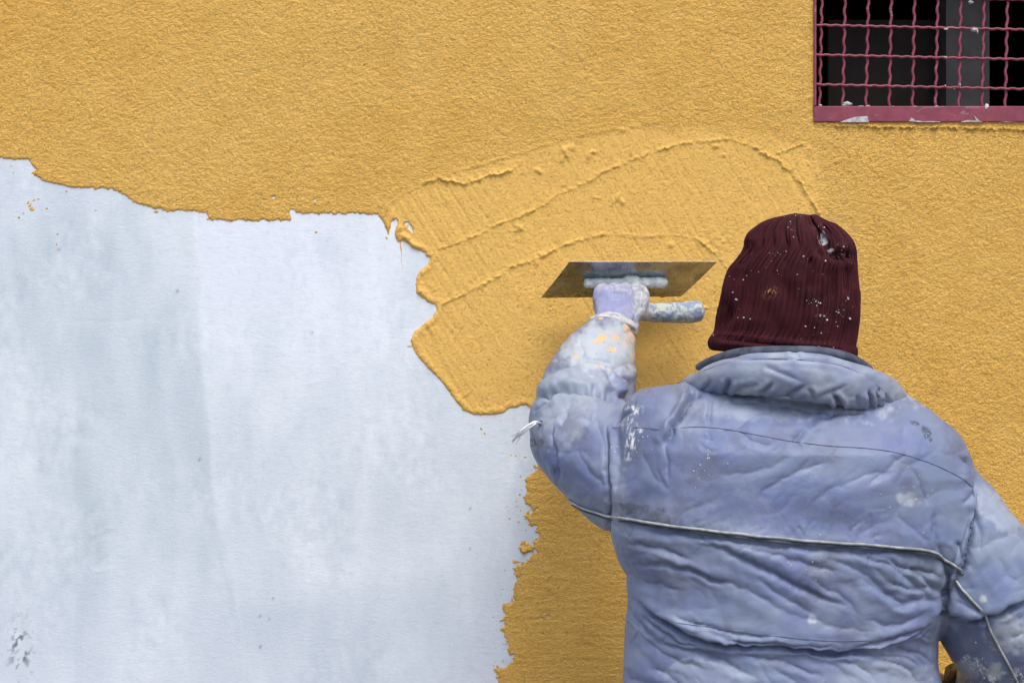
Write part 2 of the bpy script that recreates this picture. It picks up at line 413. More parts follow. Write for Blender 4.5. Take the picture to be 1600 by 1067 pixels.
def plaster_height(u, v):
    jag = np.where((v > 660) & (u > 760), 1.0, 0.0)
    fr_edge = ((u > 596) & (v > 330) & (v < 660)).astype(float)
    sdf = poly_sdf(u, v, EDGE)
    sdf = sdf + fbm(u / 9, v / 9, None, 3) * (2.4 + 3.6 * jag) * (1 - .62 * fr_edge) + fbm(u / 2.6, v / 2.6, None, 2) * (1.9 + .9 * jag) * (1 - .45 * fr_edge)
    # area trowelled a moment ago: smoother, with streaks
    FRESH = [(598, 322), (660, 288), (760, 255), (870, 222), (990, 198), (1100, 200), (1210, 215), (1262, 224), (1284, 270), (1290, 345), (1200, 440), (1150, 560), (1000, 620), (900, 640), (825, 655), (740, 655), (640, 545), (645, 440), (598, 345)]
    fs = poly_sdf(u, v, FRESH); fresh = sstep(10, -14, fs + fbm(u / 40, v / 40, None, 2) * 8)
    T = 2.3
    h = -1.2 + (T + 1.2) * sstep(-2.4, 2.0, sdf)
    h = np.where(sdf < -3, -1.2, h)
    inside = sstep(-.5, 4, sdf)
    # grain
    wu, wv = u + fbm(u / 14, v / 14, None, 2) * 3, v + fbm(u / 14 + 9, v / 14, None, 2) * 3
    g1 = .8 * perlin(wu / 6.2, wv / 4.6) + .95 * perlin(wu / 3.4, wv / 2.9)
    g1 = np.sign(g1) * np.abs(g1) ** .85
    old = g1 * .80 + .35 * perlin(wu / 21, wv / 15)
    ca, sa = math.cos(R(58)), math.sin(R(58))
    sx, sy = u * ca + v * sa, -u * sa + v * ca
    st = perlin(sx / 60, sy / 4.5) * (.62 * sstep(800, 640, u) + .22) + perlin(sx / 80, sy / 9) * .25 + np.clip(perlin(sx / 120, sy / 3.2) - .25, 0, 1) * -1.1
    pit = -np.clip(perlin(wu / 4.5, wv / 4.2) - .32, 0, 1) * 2.2
    strip = sstep(770, 800, u) * sstep(1010, 990, u) * sstep(720, 760, v)
    old = old * (1 - .35 * strip) + strip * (perlin(u / 70, v / 4.2) * .55 + perlin(u / 30, v / 8) * .35)
    new = .27 * g1 + st * 1.35 + pit * .9 + .45 * perlin(u / 38, v / 30)
    rough_patch = np.exp(-(((u - 1120) / 34) ** 2 + ((v - 378) / 15) ** 2)) + .6 * np.exp(-(((u - 790) / 60) ** 2 + ((v - 636) / 8) ** 2)) + .5 * np.exp(-(((u - 1370) / 60) ** 2 + ((v - 262) / 22) ** 2))
    grain = old * (1 - fresh) + new * fresh
    rp = np.clip(rough_patch, 0, 1)
    grain = grain * (1 + rp * 1.0) + rp * fresh * (perlin(wu / 8, wv / 7) + .6 * perlin(wu / 4, wv / 4)) * 1.5
    h = h + grain * inside
    # thicker rim where the trowel left the edge
    h = h + fr_edge * 1.6 * np.exp(-((sdf - 5) / 4) ** 2) * (1 + .5 * fbm(u / 12, v / 12)) 
    for pts, A, ws, wt, side in RIDGES:
        pl = smooth_line(pts, 4); us = [p[0] for p in pl]; vs = [p[1] for p in pl]
        m = (u > min(us) - 40) & (u < max(us) + 40) & (v > min(vs) - 40) & (v < max(vs) + 40)
        if not m.any(): continue
        uu, vv = u[m], v[m]
        uu2 = uu + fbm(uu / 5, vv / 5, None, 3) * 2.6; vv2 = vv + fbm(uu / 5 + 5, vv / 5, None, 3) * 2.6
        d, s, pos = seg_dist(uu2, vv2, pl)
        prof = np.where(s * side > 0, np.exp(-(d / (wt * .62)) ** 2), .28 * np.exp(-d / (ws * 1.5)) + .72 * np.exp(-(d / (ws * .24)) ** 2))
        amp = A * 1.05 * np.clip(.70 + .75 * perlin(uu / 13, vv / 13 + 3) + .6 * perlin(uu / 4.5, vv / 4.5), .08, 2) * sstep(-.01, .05, pos) * sstep(1.01, .95, pos)
        h[m] += prof * amp * 1.0 * sstep(-1, 1, sdf[m] + 2)
    for (a, b, ra, rb, ang, A) in LUMPS:
        m = (np.abs(u - a) < 30) & (np.abs(v - b) < 30)
        if not m.any(): continue
        c, s_ = math.cos(R(ang)), math.sin(R(ang)); du, dv = u[m] - a, v[m] - b
        x, y = du * c + dv * s_, -du * s_ + dv * c
        q = (x / ra) ** 2 + (y / rb) ** 2 + .5 * fbm(u[m] / 4, v[m] / 4, None, 2)
        h[m] = h[m] + A * np.exp(-np.clip(q, 0, None) ** 1.4) * .9
    for (a, b, ra, rb, ang) in FLECKS:
        m = (np.abs(u - a) < 26) & (np.abs(v - b) < 26)
        if not m.any(): continue
        c, s_ = math.cos(R(ang)), math.sin(R(ang)); du, dv = u[m] - a, v[m] - b
        x, y = du * c + dv * s_, -du * s_ + dv * c
        q = (x / (ra + .25)) ** 2 + (y / (rb + .25)) ** 2
        h[m] = np.maximum(h[m], -1.2 + 2.4 * np.exp(-q ** 1.5 * .7))
    # bare scrapes where the undercoat shows through
    for (a, b, ra, rb, ang) in [(641, 357, 3, 8, 150), (636, 350, 4, 3, 0), (412, 313, 3, 1.5, 0), (427, 309, 3, 1.5, 0), (492, 313, 1.5, 2, 0), (618, 349, 4, 7, 10), (845, 965, 4, 1, 0), (857, 962, 4, 2, 0), (160, 174, 1.2, 1, 0)]:
        m = (np.abs(u - a) < 26) & (np.abs(v - b) < 26)
        c, s_ = math.cos(R(ang)), math.sin(R(ang)); du, dv = u[m] - a, v[m] - b
        x, y = du * c + dv * s_, -du * s_ + dv * c
        q = (x / ra) ** 2 + (y / rb) ** 2 + .7 * fbm(u[m] / 3, v[m] / 3, None, 2)
        h[m] = np.where(q < 1, -.8, h[m])
    deeper = sstep(640, 760, v) * sstep(760, 800, u) * .12 + sstep(420, 760, v) * sstep(1250, 1400, u) * .20 + .25 * sstep(200, 0, v) * sstep(500, 0, u)  # deeper ochre lower down, stronger at right, and in the upper left
    return h, fresh, np.clip(deeper, 0, 1)

xs = axis(XL, XR, -1.02, 1.02, .002); zs = axis(0.002, ZT, .85, 2.22, .002)
X, Z, Fq = grid(xs, zs)
u, v = 800 + X * 800, 533.5 - (Z - CAMZ) * 800
h, fresh, deeper = plaster_height(u, v)
co = np.stack([X, -h / 1000, Z], axis=1)
inwin = (X > WX0 + .001) & (Z > WZ0 + .0015) & (X < WX1) & (Z < WZ1)
keep = (h[Fq].max(axis=1) > -.6) & ~(inwin[Fq].all(axis=1))
co2, F2, used = compact(co, Fq[keep])
pc = mesh_obj('plaster_coat', co2, F2, PL, house); attr(pc, 'fresh', fresh[used]); attr(pc, 'deeper', deeper[used])
tag(pc, 'ochre textured render with trowel ridges and a ragged edge')

xs = axis(XL, XR, -1.02, .06, .0035); zs = axis(0.002, ZT, .85, 1.95, .0035)
X, Z, Fq = grid(xs, zs); u, v = 800 + X * 800, 533.5 - (Z - CAMZ) * 800
tone = .40 + .24 * fbm(u / 190, v / 330, None, 3) + .15 * fbm(u / 38, v / 100, None, 4) + .20 * fbm(u / 14, v / 22, None, 4) * sstep(-.2, .4, perlin(u / 120, v / 120))
wob = fbm(u / 60, v / 90, None, 3) * 7
bl = np.interp(v, [330, 450, 600, 700, 800, 880, 960], [300, 312, 316, 326, 338, 356, 374])      # left edge of the thick pale coat
tone += .26 * sstep(-5, 5, u - bl + wob * .7) * sstep(980, 930, v + .2 * (u - 370)) * sstep(900, 520, u)
tone += .08 * sstep(-4, 4, u - 545 + wob) * sstep(720, 500, v) - .07 * sstep(-4, 4, u - 800 + wob)
tone += .12 * sstep(215, 235, u + wob) * sstep(320, 300, u + wob) * sstep(560, 420, v)
tone -= .16 * sstep(0, 1, sstep(112, 122, u + wob * .5) * sstep(190, 140, u + wob)) * sstep(560, 640, v)
tone -= .14 * np.exp(-(((u - 590) / 130) ** 2 + ((v - 975) / 60) ** 2)) + .10 * np.exp(-(((u - 110) / 90) ** 2 + ((v - 400) / 60) ** 2))
tone += .12 * sstep(330, 345, v) * sstep(400, 350, v) * sstep(200, 300, u)
tone += .10 * sstep(10, -2, np.abs(u - 490 - (v - 330) * .03 + wob)) * sstep(640, 500, v)
vio = sstep(300, 330, u) * sstep(700, 400, u) * sstep(620, 360, v) + sstep(830, 1000, v) * .45 + .5 * sstep(250, 80, u) * sstep(380, 300, v)
spot = np.zeros_like(u)
spot = np.maximum(spot, (np.exp(-(((u - 32) / 17) ** 2 + ((v - 1015) / 42) ** 2)) * 1.15) * sstep(.22, .5, perlin(u / 6, v / 7) + .4 * perlin(u / 3, v / 3)))
for a, b, r in [(735, 794, 2.5), (735, 857, 2), (487, 520, 2.2), (312, 718, 3), (406, 962, 2.5), (420, 967, 2), (407, 1010, 3), (427, 935, 2.2), (277, 455, 3), (92, 390, 3)]:
    spot = np.maximum(spot, .75 * np.exp(-(((u - a) / r) ** 2 + ((v - b) / (r * 1.4)) ** 2) * 2.2))
hh = .5 * fbm(u / 60, v / 60, None, 2) + .7 * sstep(-3, 3, u - bl + wob * .7) + .35 * perlin(u / 16, v / 7) * sstep(.3, .6, tone)
for pts, A, wd in [([(140, 838), (160, 828), (178, 822)], 1.6, 3), ([(142, 890), (158, 893), (174, 887)], 1.4, 3), ([(235, 360), (240, 440)], 1.0, 4), ([(90, 500), (180, 503), (240, 494)], -1.0, 3), ([(480, 600), (520, 590)], .8, 3), ([(450, 610), (455, 600)], .8, 3),
                   ([(524, 730), (528, 860)], .6, 3), ([(648, 960), (650, 1040)], -.6, 3), ([(400, 1010), (412, 960), (430, 940)], .8, 4), ([(330, 760), (340, 850), (370, 950)], 1.2, 4)]:
    d, s, pos = seg_dist(u + wob * .3, v + wob * .2, pts); hh += A * np.exp(-(d / wd) ** 2) * sstep(-.02, .1, pos) * sstep(1.02, .85, pos)
co = np.stack([X, .0 - hh * 0.0003, Z], axis=1)
keep = ~((X[Fq].max(axis=1) > WX0) & (Z[Fq].max(axis=1) > WZ0) & (X[Fq].min(axis=1) < WX1) & (Z[Fq].min(axis=1) < WZ1))
sdfw = None
co2, F2, used = compact(co, Fq[keep])
pw = mesh_obj('primed_surface', co2, F2, PRIM, house); attr(pw, 'tone', np.clip(tone, 0, 1)[used]); attr(pw, 'violet', np.clip(vio, 0, 1)[used]); attr(pw, 'spot', spot[used])
tag(pw, 'bluish white primed patch brushed in uneven vertical bands')

# ---------------------------------------------------------------- window with its wire grille
win = mesh_obj('window', *merge([
    box(WX0 + .001, WX1 - .001, -.007, .030, WZ0 + .001, WZ0 + pr(25, 0)),
    box(WX0 + .001, WX1 - .001, -.007, .030, WZ1 - .031, WZ1 - .001),
    box(WX0 + .001, WX0 + .0055, -.009, .028, WZ0 + pr(25, 0) + .0005, WZ1 - .032),
    box(WX1 - .031, WX1 - .001, -.009, .028, WZ0 + pr(25, 0) + .0005, WZ1 - .032)]), MV, house, smooth=False)
bv = win.modifiers.new('b', 'BEVEL'); bv.width = .0012; bv.segments = 2
tag(win, 'burgundy steel window frame with woven wire grille')
slope = math.tan(R(1.1))
def wavy(p0, p1, amp, period, ax, n, ph=0, sway=0):
    out = []; L = (Vector(p1) - Vector(p0)).length
    for i in range(n + 1):
        t = i / n; p = Vector(p0).lerp(Vector(p1), t); s = t * L / period * 2 * math.pi + ph
        tri = math.sin(s) + .12 * math.sin(3 * s)
        p += Vector(ax) * amp * tri; p.x += sway * math.sin(t * 9 + ph); out.append(p)
    return out
ztop, zbot = WZ1 - .02, WZ0 + .026
for k in range(16):
    ub = 1281 + k * 36.3; vb = 168 + k * .7
    x0 = P(ub, 0, 0).x; x1 = x0 + (ztop - zbot) * math.tan(R(1.2)) + random.uniform(-.001, .001)
    V_, F_ = tube(wavy((x0, .004, zbot), (x1, .004, ztop), .0014, .0295, (1, .25, 0), 110, ph=random.uniform(-.7, .7) + 1), .0029, 7, round_ends=False)
    mesh_obj('wire', V_, F_, MV, win)
for k in range(8):
    z0 = P(0, 132.5 - 46.2 * k - 0.1 * k * k, 0).z
    a, b = WX0 + .002, WX1 - .008
    V_, F_ = tube(wavy((a, -.0005, z0), (b, -.0005, z0 - (b - a) * math.tan(R(1.25))), .0009, .0225, (0, .6, 1), 190, ph=k), .0026, 7, round_ends=False)
    mesh_obj('wire', V_, F_, MV, win)
# dark inside
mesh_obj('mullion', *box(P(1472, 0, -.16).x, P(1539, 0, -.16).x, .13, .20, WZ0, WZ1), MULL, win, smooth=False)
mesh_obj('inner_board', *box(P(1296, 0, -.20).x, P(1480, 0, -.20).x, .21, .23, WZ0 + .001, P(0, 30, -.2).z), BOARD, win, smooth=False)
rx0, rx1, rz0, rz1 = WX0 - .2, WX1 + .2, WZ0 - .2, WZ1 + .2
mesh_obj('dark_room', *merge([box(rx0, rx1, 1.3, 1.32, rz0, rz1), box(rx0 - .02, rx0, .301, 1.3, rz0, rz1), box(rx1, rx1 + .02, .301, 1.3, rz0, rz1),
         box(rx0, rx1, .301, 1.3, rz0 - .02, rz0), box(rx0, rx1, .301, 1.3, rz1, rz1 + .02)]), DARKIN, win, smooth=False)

def blob(c, r, seed, sx=1, sz=1, sy=1):
    rr = random.Random(seed); V_ = []; n = 7
    for i in range(4):
        th = math.pi * (i + .5) / 4
        for j in range(n):
            a = 2 * math.pi * j / n; q = r * rr.uniform(.65, 1.25)
            V_.append((c[0] + q * sx * math.sin(th) * math.cos(a), c[1] + q * sy * math.cos(th), c[2] + q * sz * math.sin(th) * math.sin(a)))
    F_ = [(i * n + j, i * n + (j + 1) % n, (i + 1) * n + (j + 1) % n, (i + 1) * n + j) for i in range(3) for j in range(n)]
    F_ += [tuple(range(n))[::-1], tuple(range(3 * n, 4 * n))]
    return V_, F_
bl_ = []
for k, (a, b, r, sx, sz, d) in enumerate([(1325, 163, 4, 1.9, 1, 0), (1319, 165, 3, 1.2, 1, 0), (1541, 169, 4, 1, 1.5, .004), (1517, 4, 3.4, 1.3, .8, .006), (1522, 48, 4, 1.6, .9, .006), (1527, 50, 2.5, .7, 1.5, .006), (1478, 46, 2.2, 1.6, .8, .005), (1477, 90, 2.4, 1.6, .8, .005),
        (1477, 134, 1.6, 1, 1, .005), (1491, 139, 1.2, 1, 1, .005), (1500, 133, 1.5, .8, 2, .005), (1282, 165, 2, 1.6, .8, .0), (1356, 166, 2.2, 1.8, .6, 0), (1394, 167, 2.2, 1.6, .6, 0), (1430, 167, 2.4, 1.7, .6, 0), (1464, 167, 2.4, 1.8, .6, 0), (1502, 168, 2.6, 1.8, .6, 0), (1520, 168, 2, 2, .6, 0), (1560, 169, 2, 2, .6, 0), (1585, 170, 3, 3, .6, 0), (1345, 166, 1.5, 3, .6, 0)]):
    bl_.append(blob(P(a, b, d), pr(r, 0), k, sx, sz))
o = mesh_obj('mortar_splash', *merge(bl_), CRUST, win); tag(o, kind='stuff')
# smears of grey mortar on the lower frame rail
sm = []
for k, (pts, th) in enumerate([([(1312, 193), (1322, 187), (1338, 183), (1356, 182), (1357, 193), (1340, 195)], .0012), ([(1419, 190), (1424, 184), (1430, 188), (1442, 190), (1456, 189), (1470, 190), (1466, 194), (1436, 194)], .0012),
                             ([(1500, 192), (1512, 188), (1526, 189), (1522, 180), (1529, 188), (1536, 193), (1520, 195)], .0012), ([(1560, 194), (1572, 190), (1590, 192), (1600, 195), (1580, 197)], .001)]):
    n = len(pts)
    jp = [(a + random.uniform(-1, 1), b + random.uniform(-.6, .6)) for a, b in pts]
    V_ = [tuple(P(a, min(b, 191.2), .0068)) for a, b in jp] + [tuple(P(a, min(b, 191.2), .0068 + th)) for a, b in jp]
    sm.append((V_, [tuple(range(n, 2 * n))[::-1]] + [(i, (i + 1) % n, n + (i + 1) % n, n + i) for i in range(n)]))
o = mesh_obj('mortar_smear', *merge(sm), CRUST, win, smooth=False); tag(o, kind='stuff')

# ---------------------------------------------------------------- the plasterer
person = empty('person', (P(1240, 0, .5).x, -.5, 0))
tag(person, 'person seen from behind in stained periwinkle padded jacket and maroon knitted hat', 'person')

def sring(cx, hw, d, hd, z, n=48, e=2.5):
    out = []
    for j in range(n):
        a = 2 * math.pi * j / n; c, s = math.cos(a), math.sin(a)
        out.append((cx + hw * math.copysign(abs(c) ** (2 / e), c), -d - hd * math.copysign(abs(s) ** (2 / e), s), z))
    return np.array(out)
TORSO = [(592, 1130, 1330, .55, .045), (600, 1060, 1378, .555, .060), (606, 1000, 1400, .56, .078), (617, 982, 1424, .565, .095), (636, 970, 1452, .57, .116), (662, 964, 1480, .575, .136), (700, 966, 1508, .58, .152), (740, 960, 1524, .58, .158),
         (780, 956, 1528, .58, .160), (830, 955, 1522, .58, .162), (870, 964, 1500, .58, .162), (900, 979, 1480, .58, .162), (930, 980, 1478, .58, .162), (960, 979, 1474, .58, .160), (990, 976, 1460, .575, .154),
         (1020, 975, 1458, .575, .158), (1067, 974, 1463, .575, .165), (1120, 972, 1468, .57, .165), (1180, 972, 1470, .57, .16), (1225, 980, 1462, .57, .15)]
tr = []
for py, xl, xr, d, hd in TORSO:
    a, b = P(xl, py, d), P(xr, py, d); tr.append(sring((a.x + b.x) / 2, (b.x - a.x) / 2, d, hd, a.z))
def arm(stations, n=28):
    st = smooth_line(stations, 4)
    return tube([P(s[0], s[1], s[3]) for s in st], [pr(s[2], s[3]) for s in st], n)
LARM = [(1075, 765, 96, .57), (1005, 748, 97, .54), (948, 712, 92, .48), (908, 676, 82, .41), (914, 632, 78, .34), (926, 582, 69, .27), (941, 550, 55, .215), (953, 526, 43, .185)]
RARM = [(1405, 745, 80, .57), (1450, 780, 88, .59), (1486, 825, 92, .60), (1520, 882, 98, .61), (1556, 945, 104, .60), (1590, 985, 112, .57), (1590, 1010, 95, .50), (1560, 1050, 66, .42), (1535, 1078, 48, .37)]
jacket = remeshed('jacket', [loft(tr), arm(LARM), arm(RARM)], .0023, JK, person, 6)
me = jacket.data; co = get_co(me); no = get_no(me); u, v = to_uv(co)
back = sstep(.35, -.25, no[:, 1])
# folds: points, depth mm, half width px
C = [
    # left forearm
    ([(838, 608), (858, 590), (885, 575), (915, 570), (945, 575), (968, 592), (982, 625)], 10, 5), ([(850, 618), (880, 598), (905, 592)], 6, 4),
    ([(905, 562), (930, 560), (955, 570), (978, 590), (990, 612)], 7, 4), ([(838, 622), (870, 610), (905, 608), (940, 613), (965, 619), (978, 620)], 12, 5),
    ([(925, 572), (945, 590), (958, 614)], 5, 3.5), ([(830, 648), (845, 630), (870, 612)], 7, 4), ([(905, 530), (915, 560), (912, 575)], 3, 5), ([(868, 562), (900, 556), (925, 560)], 4, 5),
    # elbow and upper arm
    ([(866, 655), (862, 680), (866, 720), (872, 762)], 7, 4), ([(890, 640), (872, 665), (866, 690)], 8, 4), ([(822, 655), (835, 690), (850, 730), (866, 760)], 4, 4), ([(900, 620), (880, 640), (852, 660), (840, 690)], 4, 6),
    ([(1000, 622), (985, 640), (960, 662), (950, 680)], 6, 5), ([(950, 665), (948, 700), (950, 740), (953, 780), (955, 845)], 8, 4), ([(925, 640), (938, 680), (945, 730), (950, 770)], 4, 7), ([(900, 700), (925, 740), (950, 765)], 3, 6),
    # seam folds at the shoulder
    ([(1090, 612), (1078, 622), (1066, 640), (1050, 668), (1042, 690)], 10, 4), ([(1110, 620), (1108, 640), (1112, 664)], 5, 4), ([(1042, 672), (1040, 700), (1044, 740), (1040, 760)], 3.5, 5), ([(1000, 700), (1022, 745), (1040, 765)], 2, 5),
    ([(1060, 606), (1080, 612), (1098, 620)], 9, 6), ([(1130, 625), (1200, 632), (1280, 642), (1330, 645)], 2, 6), ([(1258, 672), (1280, 655), (1310, 645), (1350, 640)], 8, 5), ([(1240, 690), (1260, 668)], 5, 6), ([(1150, 672), (1180, 690), (1210, 700)], 3, 6),
    ([(1090, 690), (1100, 700), (1118, 704)], 2, 3), ([(1030, 730), (1036, 760), (1050, 765)], 2, 4), ([(1180, 780), (1240, 740), (1300, 720)], 4, 10), ([(1120, 740), (1180, 735), (1240, 712)], 3, 10), ([(1260, 790), (1330, 750), (1400, 735)], 3.5, 10),
    # right shoulder
    ([(1505, 715), (1520, 740), (1524, 780), (1522, 820), (1510, 860), (1500, 895)], 9, 5), ([(1520, 750), (1516, 730), (1500, 712)], 6, 4), ([(1525, 800), (1532, 830), (1530, 860)], 6, 5), ([(1460, 800), (1462, 830), (1470, 870), (1480, 885)], 6, 5), ([(1420, 730), (1440, 760), (1450, 790)], 4, 7),
    ([(1500, 790), (1515, 770), (1522, 750)], 5, 4), ([(1400, 800), (1430, 830), (1460, 850)], 3, 8), ([(1350, 760), (1380, 740), (1420, 700)], 3.5, 7), ([(1490, 840), (1500, 870), (1506, 888)], 6, 4),
    # under the piping, left: long drooping folds
    ([(958, 818), (1100, 838), (1240, 856), (1400, 862), (1460, 872)], 7, 7), ([(975, 850), (1020, 855), (1060, 868), (1090, 880)], 7, 5), ([(985, 880), (1020, 880), (1070, 890), (1120, 905), (1140, 915)], 8, 5), ([(990, 905), (1030, 915), (1070, 925)], 4, 7),
    ([(1080, 848), (1140, 862), (1200, 890), (1260, 920), (1330, 950)], 8, 7), ([(1140, 850), (1210, 866), (1270, 885), (1330, 900)], 5, 7), ([(1100, 900), (1160, 920), (1220, 955)], 4, 8), ([(1280, 868), (1340, 890), (1400, 935), (1440, 960)], 5, 8),
    ([(984, 930), (1000, 945), (1040, 970), (1080, 995), (1120, 1005), (1180, 1010), (1240, 1012), (1320, 1018), (1390, 1010)], 15, 5), ([(1040, 955), (1090, 975), (1150, 988), (1220, 992)], 6, 5), ([(1330, 1010), (1380, 1000), (1430, 985), (1456, 978)], 11, 5),
    ([(1010, 1000), (1080, 1015), (1150, 1040)], 4, 7), ([(1120, 1005), (1170, 1000), (1220, 1008), (1280, 1020), (1350, 1022)], 6, 4), ([(1330, 1012), (1370, 1022), (1420, 1030), (1440, 1050)], 6, 6), ([(1395, 1012), (1430, 1025), (1450, 1045)], 5, 5), ([(1240, 1025), (1300, 1035), (1330, 1067)], 3, 8), ([(1340, 900), (1380, 925), (1420, 940), (1455, 930)], 5, 8), ([(1350, 970), (1400, 975), (1450, 955)], 5, 8),
    ([(982, 935), (986, 960), (1004, 985), (1030, 1002)], 6, 4), ([(990, 985), (1020, 1010), (1060, 1032), (1110, 1048)], 4, 6), ([(1060, 1010), (1120, 1030), (1190, 1062)], 5, 6), ([(1150, 1020), (1230, 1036), (1290, 1060)], 5, 5), ([(1270, 1022), (1340, 1040), (1370, 1066)], 5, 6),
    ([(1100, 985), (1160, 1000), (1240, 1004), (1330, 1010)], 5, 3), ([(1000, 962), (1030, 985), (1070, 1003), (1110, 1012)], 6, 3), ([(1360, 1028), (1400, 1036), (1432, 1056), (1440, 1080)], 6, 5), ([(1400, 1014), (1440, 1022), (1458, 1040)], 5, 4), ([(1010, 1040), (1050, 1060), (1080, 1090)], 4, 6), ([(1200, 1040), (1240, 1062), (1260, 1090)], 3, 6), ([(1455, 980), (1440, 1010), (1450, 1050)], 4, 6),
    ([(1330, 860), (1390, 884), (1430, 915), (1460, 950)], 6, 5), ([(1380, 905), (1420, 920), (1460, 915)], 5, 4), ([(1390, 950), (1430, 940), (1466, 940)], 4, 5), ([(1260, 900), (1310, 930), (1350, 965)], 4, 6), ([(1180, 900), (1230, 935), (1280, 965)], 4, 6),
    ([(976, 1040), (990, 1067)], 4, 5), ([(1200, 945), (1290, 975), (1380, 990)], 3, 8), ([(1380, 870), (1420, 890), (1460, 895), (1474, 905)], 8, 5), ([(1420, 885), (1450, 910), (1472, 930)], 6, 5),
    # right arm
    ([(1476, 872), (1480, 900), (1478, 950), (1466, 985)], 14, 6), ([(1470, 955), (1500, 966), (1530, 968), (1545, 963), (1580, 950), (1610, 935)], 12, 5), ([(1480, 900), (1500, 892), (1512, 880)], 7, 5), ([(1490, 935), (1520, 950), (1545, 963)], 5, 6), ([(1545, 966), (1540, 985), (1548, 1010)], 3, 5),
    ([(1490, 905), (1500, 930), (1520, 945)], 5, 5), ([(1540, 965), (1510, 975), (1475, 972)], 6, 5), ([(1580, 1000), (1600, 990)], 4, 5), ([(1560, 870), (1580, 900), (1600, 915)], 3, 8)]
for i in range(50):      # short stitched puckers hanging from the piping, yoke seam and lower seam
    a = random.uniform(965, 1450); which = random.choice((0, 0, 1, 2))
    base = [np.interp(a, [955, 1100, 1240, 1400, 1470], [806, 827, 843, 852, 862]), np.interp(a, [960, 1150, 1250, 1350, 1500], [668, 672, 690, 702, 740]), np.interp(a, [1000, 1150, 1300, 1460], [962, 987, 1001, 985])][which]
    s = random.choice((-1, 1)) if which == 0 else 1
    L = random.uniform(14, 46); C.append(([(a, base), (a + random.uniform(-10, 16), base + s * L * .55), (a + random.uniform(-18, 26), base + s * L)], random.uniform(.8, 2.4) * (.45 if which == 1 else 1), random.uniform(2.2, 4)))
for i in range(16):      # loose creases
    a, b = random.uniform(970, 1500), random.uniform(700, 1060); an = random.gauss(.25, .6) if b > 850 else random.gauss(-.5, .6); L = random.uniform(25, 80)
    C.append(([(a, b), (a + L * .5 * math.cos(an), b + L * .5 * math.sin(an) + 4), (a + L * math.cos(an + .15), b + L * math.sin(an + .15))], random.uniform(.8, 1.8), random.uniform(2.5, 6)))
# panels that bulge over the one below: line, drop mm, reach px, bulging side
O = [([(836, 622), (870, 610), (905, 607), (940, 612), (970, 620), (986, 618)], 13, 26, -1), ([(838, 606), (858, 590), (885, 575), (915, 570), (945, 575), (968, 592), (984, 630)], 11, 18, 1),
     ([(1092, 608), (1078, 622), (1066, 640), (1050, 668), (1040, 700)], 8, 24, 1), ([(950, 655), (948, 700), (951, 750), (955, 850)], 7, 30, -1),
     ([(984, 926), (1000, 945), (1040, 970), (1080, 993), (1120, 1004), (1180, 1009), (1240, 1013), (1320, 1018), (1390, 1008), (1430, 992), (1460, 972)], 13, 26, -1),
     ([(955, 812), (1000, 819), (1060, 829), (1120, 837), (1240, 850), (1360, 858), (1456, 868), (1500, 896)], 6, 30, -1),
     ([(1507, 712), (1521, 740), (1525, 780), (1522, 820), (1510, 860), (1498, 895), (1480, 930)], 16, 30, 1), ([(1468, 955), (1500, 966), (1530, 970), (1545, 964), (1580, 950), (1625, 930)], 18, 34, -1),
     ([(1082, 848), (1140, 862), (1200, 890), (1260, 920), (1330, 950)], 5, 26, -1), ([(985, 882), (1040, 886), (1090, 897), (1140, 915)], 6, 20, -1)]
disp = np.zeros(len(co)); wu, wv = u + fbm(u / 22, v / 22, None, 2) * 3.5, v + fbm(u / 22 + 7, v / 22, None, 2) * 3.5
for pts, A, wd in C:
    pl = smooth_line(pts, 4); us = [p[0] for p in pl]; vs = [p[1] for p in pl]; mg = wd * 6 + 8
    m = (u > min(us) - mg) & (u < max(us) + mg) & (v > min(vs) - mg) & (v < max(vs) + mg) & (no[:, 1] < .35)
    if not m.any(): continue
    d, s, pos = seg_dist(wu[m], wv[m], pl)
    tp = sstep(-.02, .22, pos) * sstep(1.02, .75, pos)
    wdl = wd * .72
    disp[m] += .72 * A * tp * (-1.15 * np.exp(-(d / (wd * .5)) ** .85) + np.where(s > 0, .50, .22) * np.exp(-((d - wd * 1.9) / (wd * 1.25)) ** 2)) * back[m]
for pts, A, reach, side in O:
    pl = smooth_line(pts, 5); us = [p[0] for p in pl]; vs = [p[1] for p in pl]; mg = reach * 2.2
    m = (u > min(us) - mg) & (u < max(us) + mg) & (v > min(vs) - mg) & (v < max(vs) + mg) & (no[:, 1] < .35)
    d, s, pos = seg_dist(wu[m], wv[m], pl); tp = sstep(-.01, .12, pos) * sstep(1.01, .88, pos)
    q = np.where(s * side > 0, .55 * sstep(0, 1, np.clip(d / 5, 0, 1)) * np.exp(-(d / reach) ** 2) - .25 * np.exp(-(d / 3) ** 2), -.55 * np.exp(-d / (reach * .35)))
    disp[m] += A * tp * q * back[m]
# padding swell and crumple
p3 = co * 1.0
disp += 4.0 * fbm(p3[:, 0] * 8, p3[:, 1] * 8, p3[:, 2] * 11, 2)
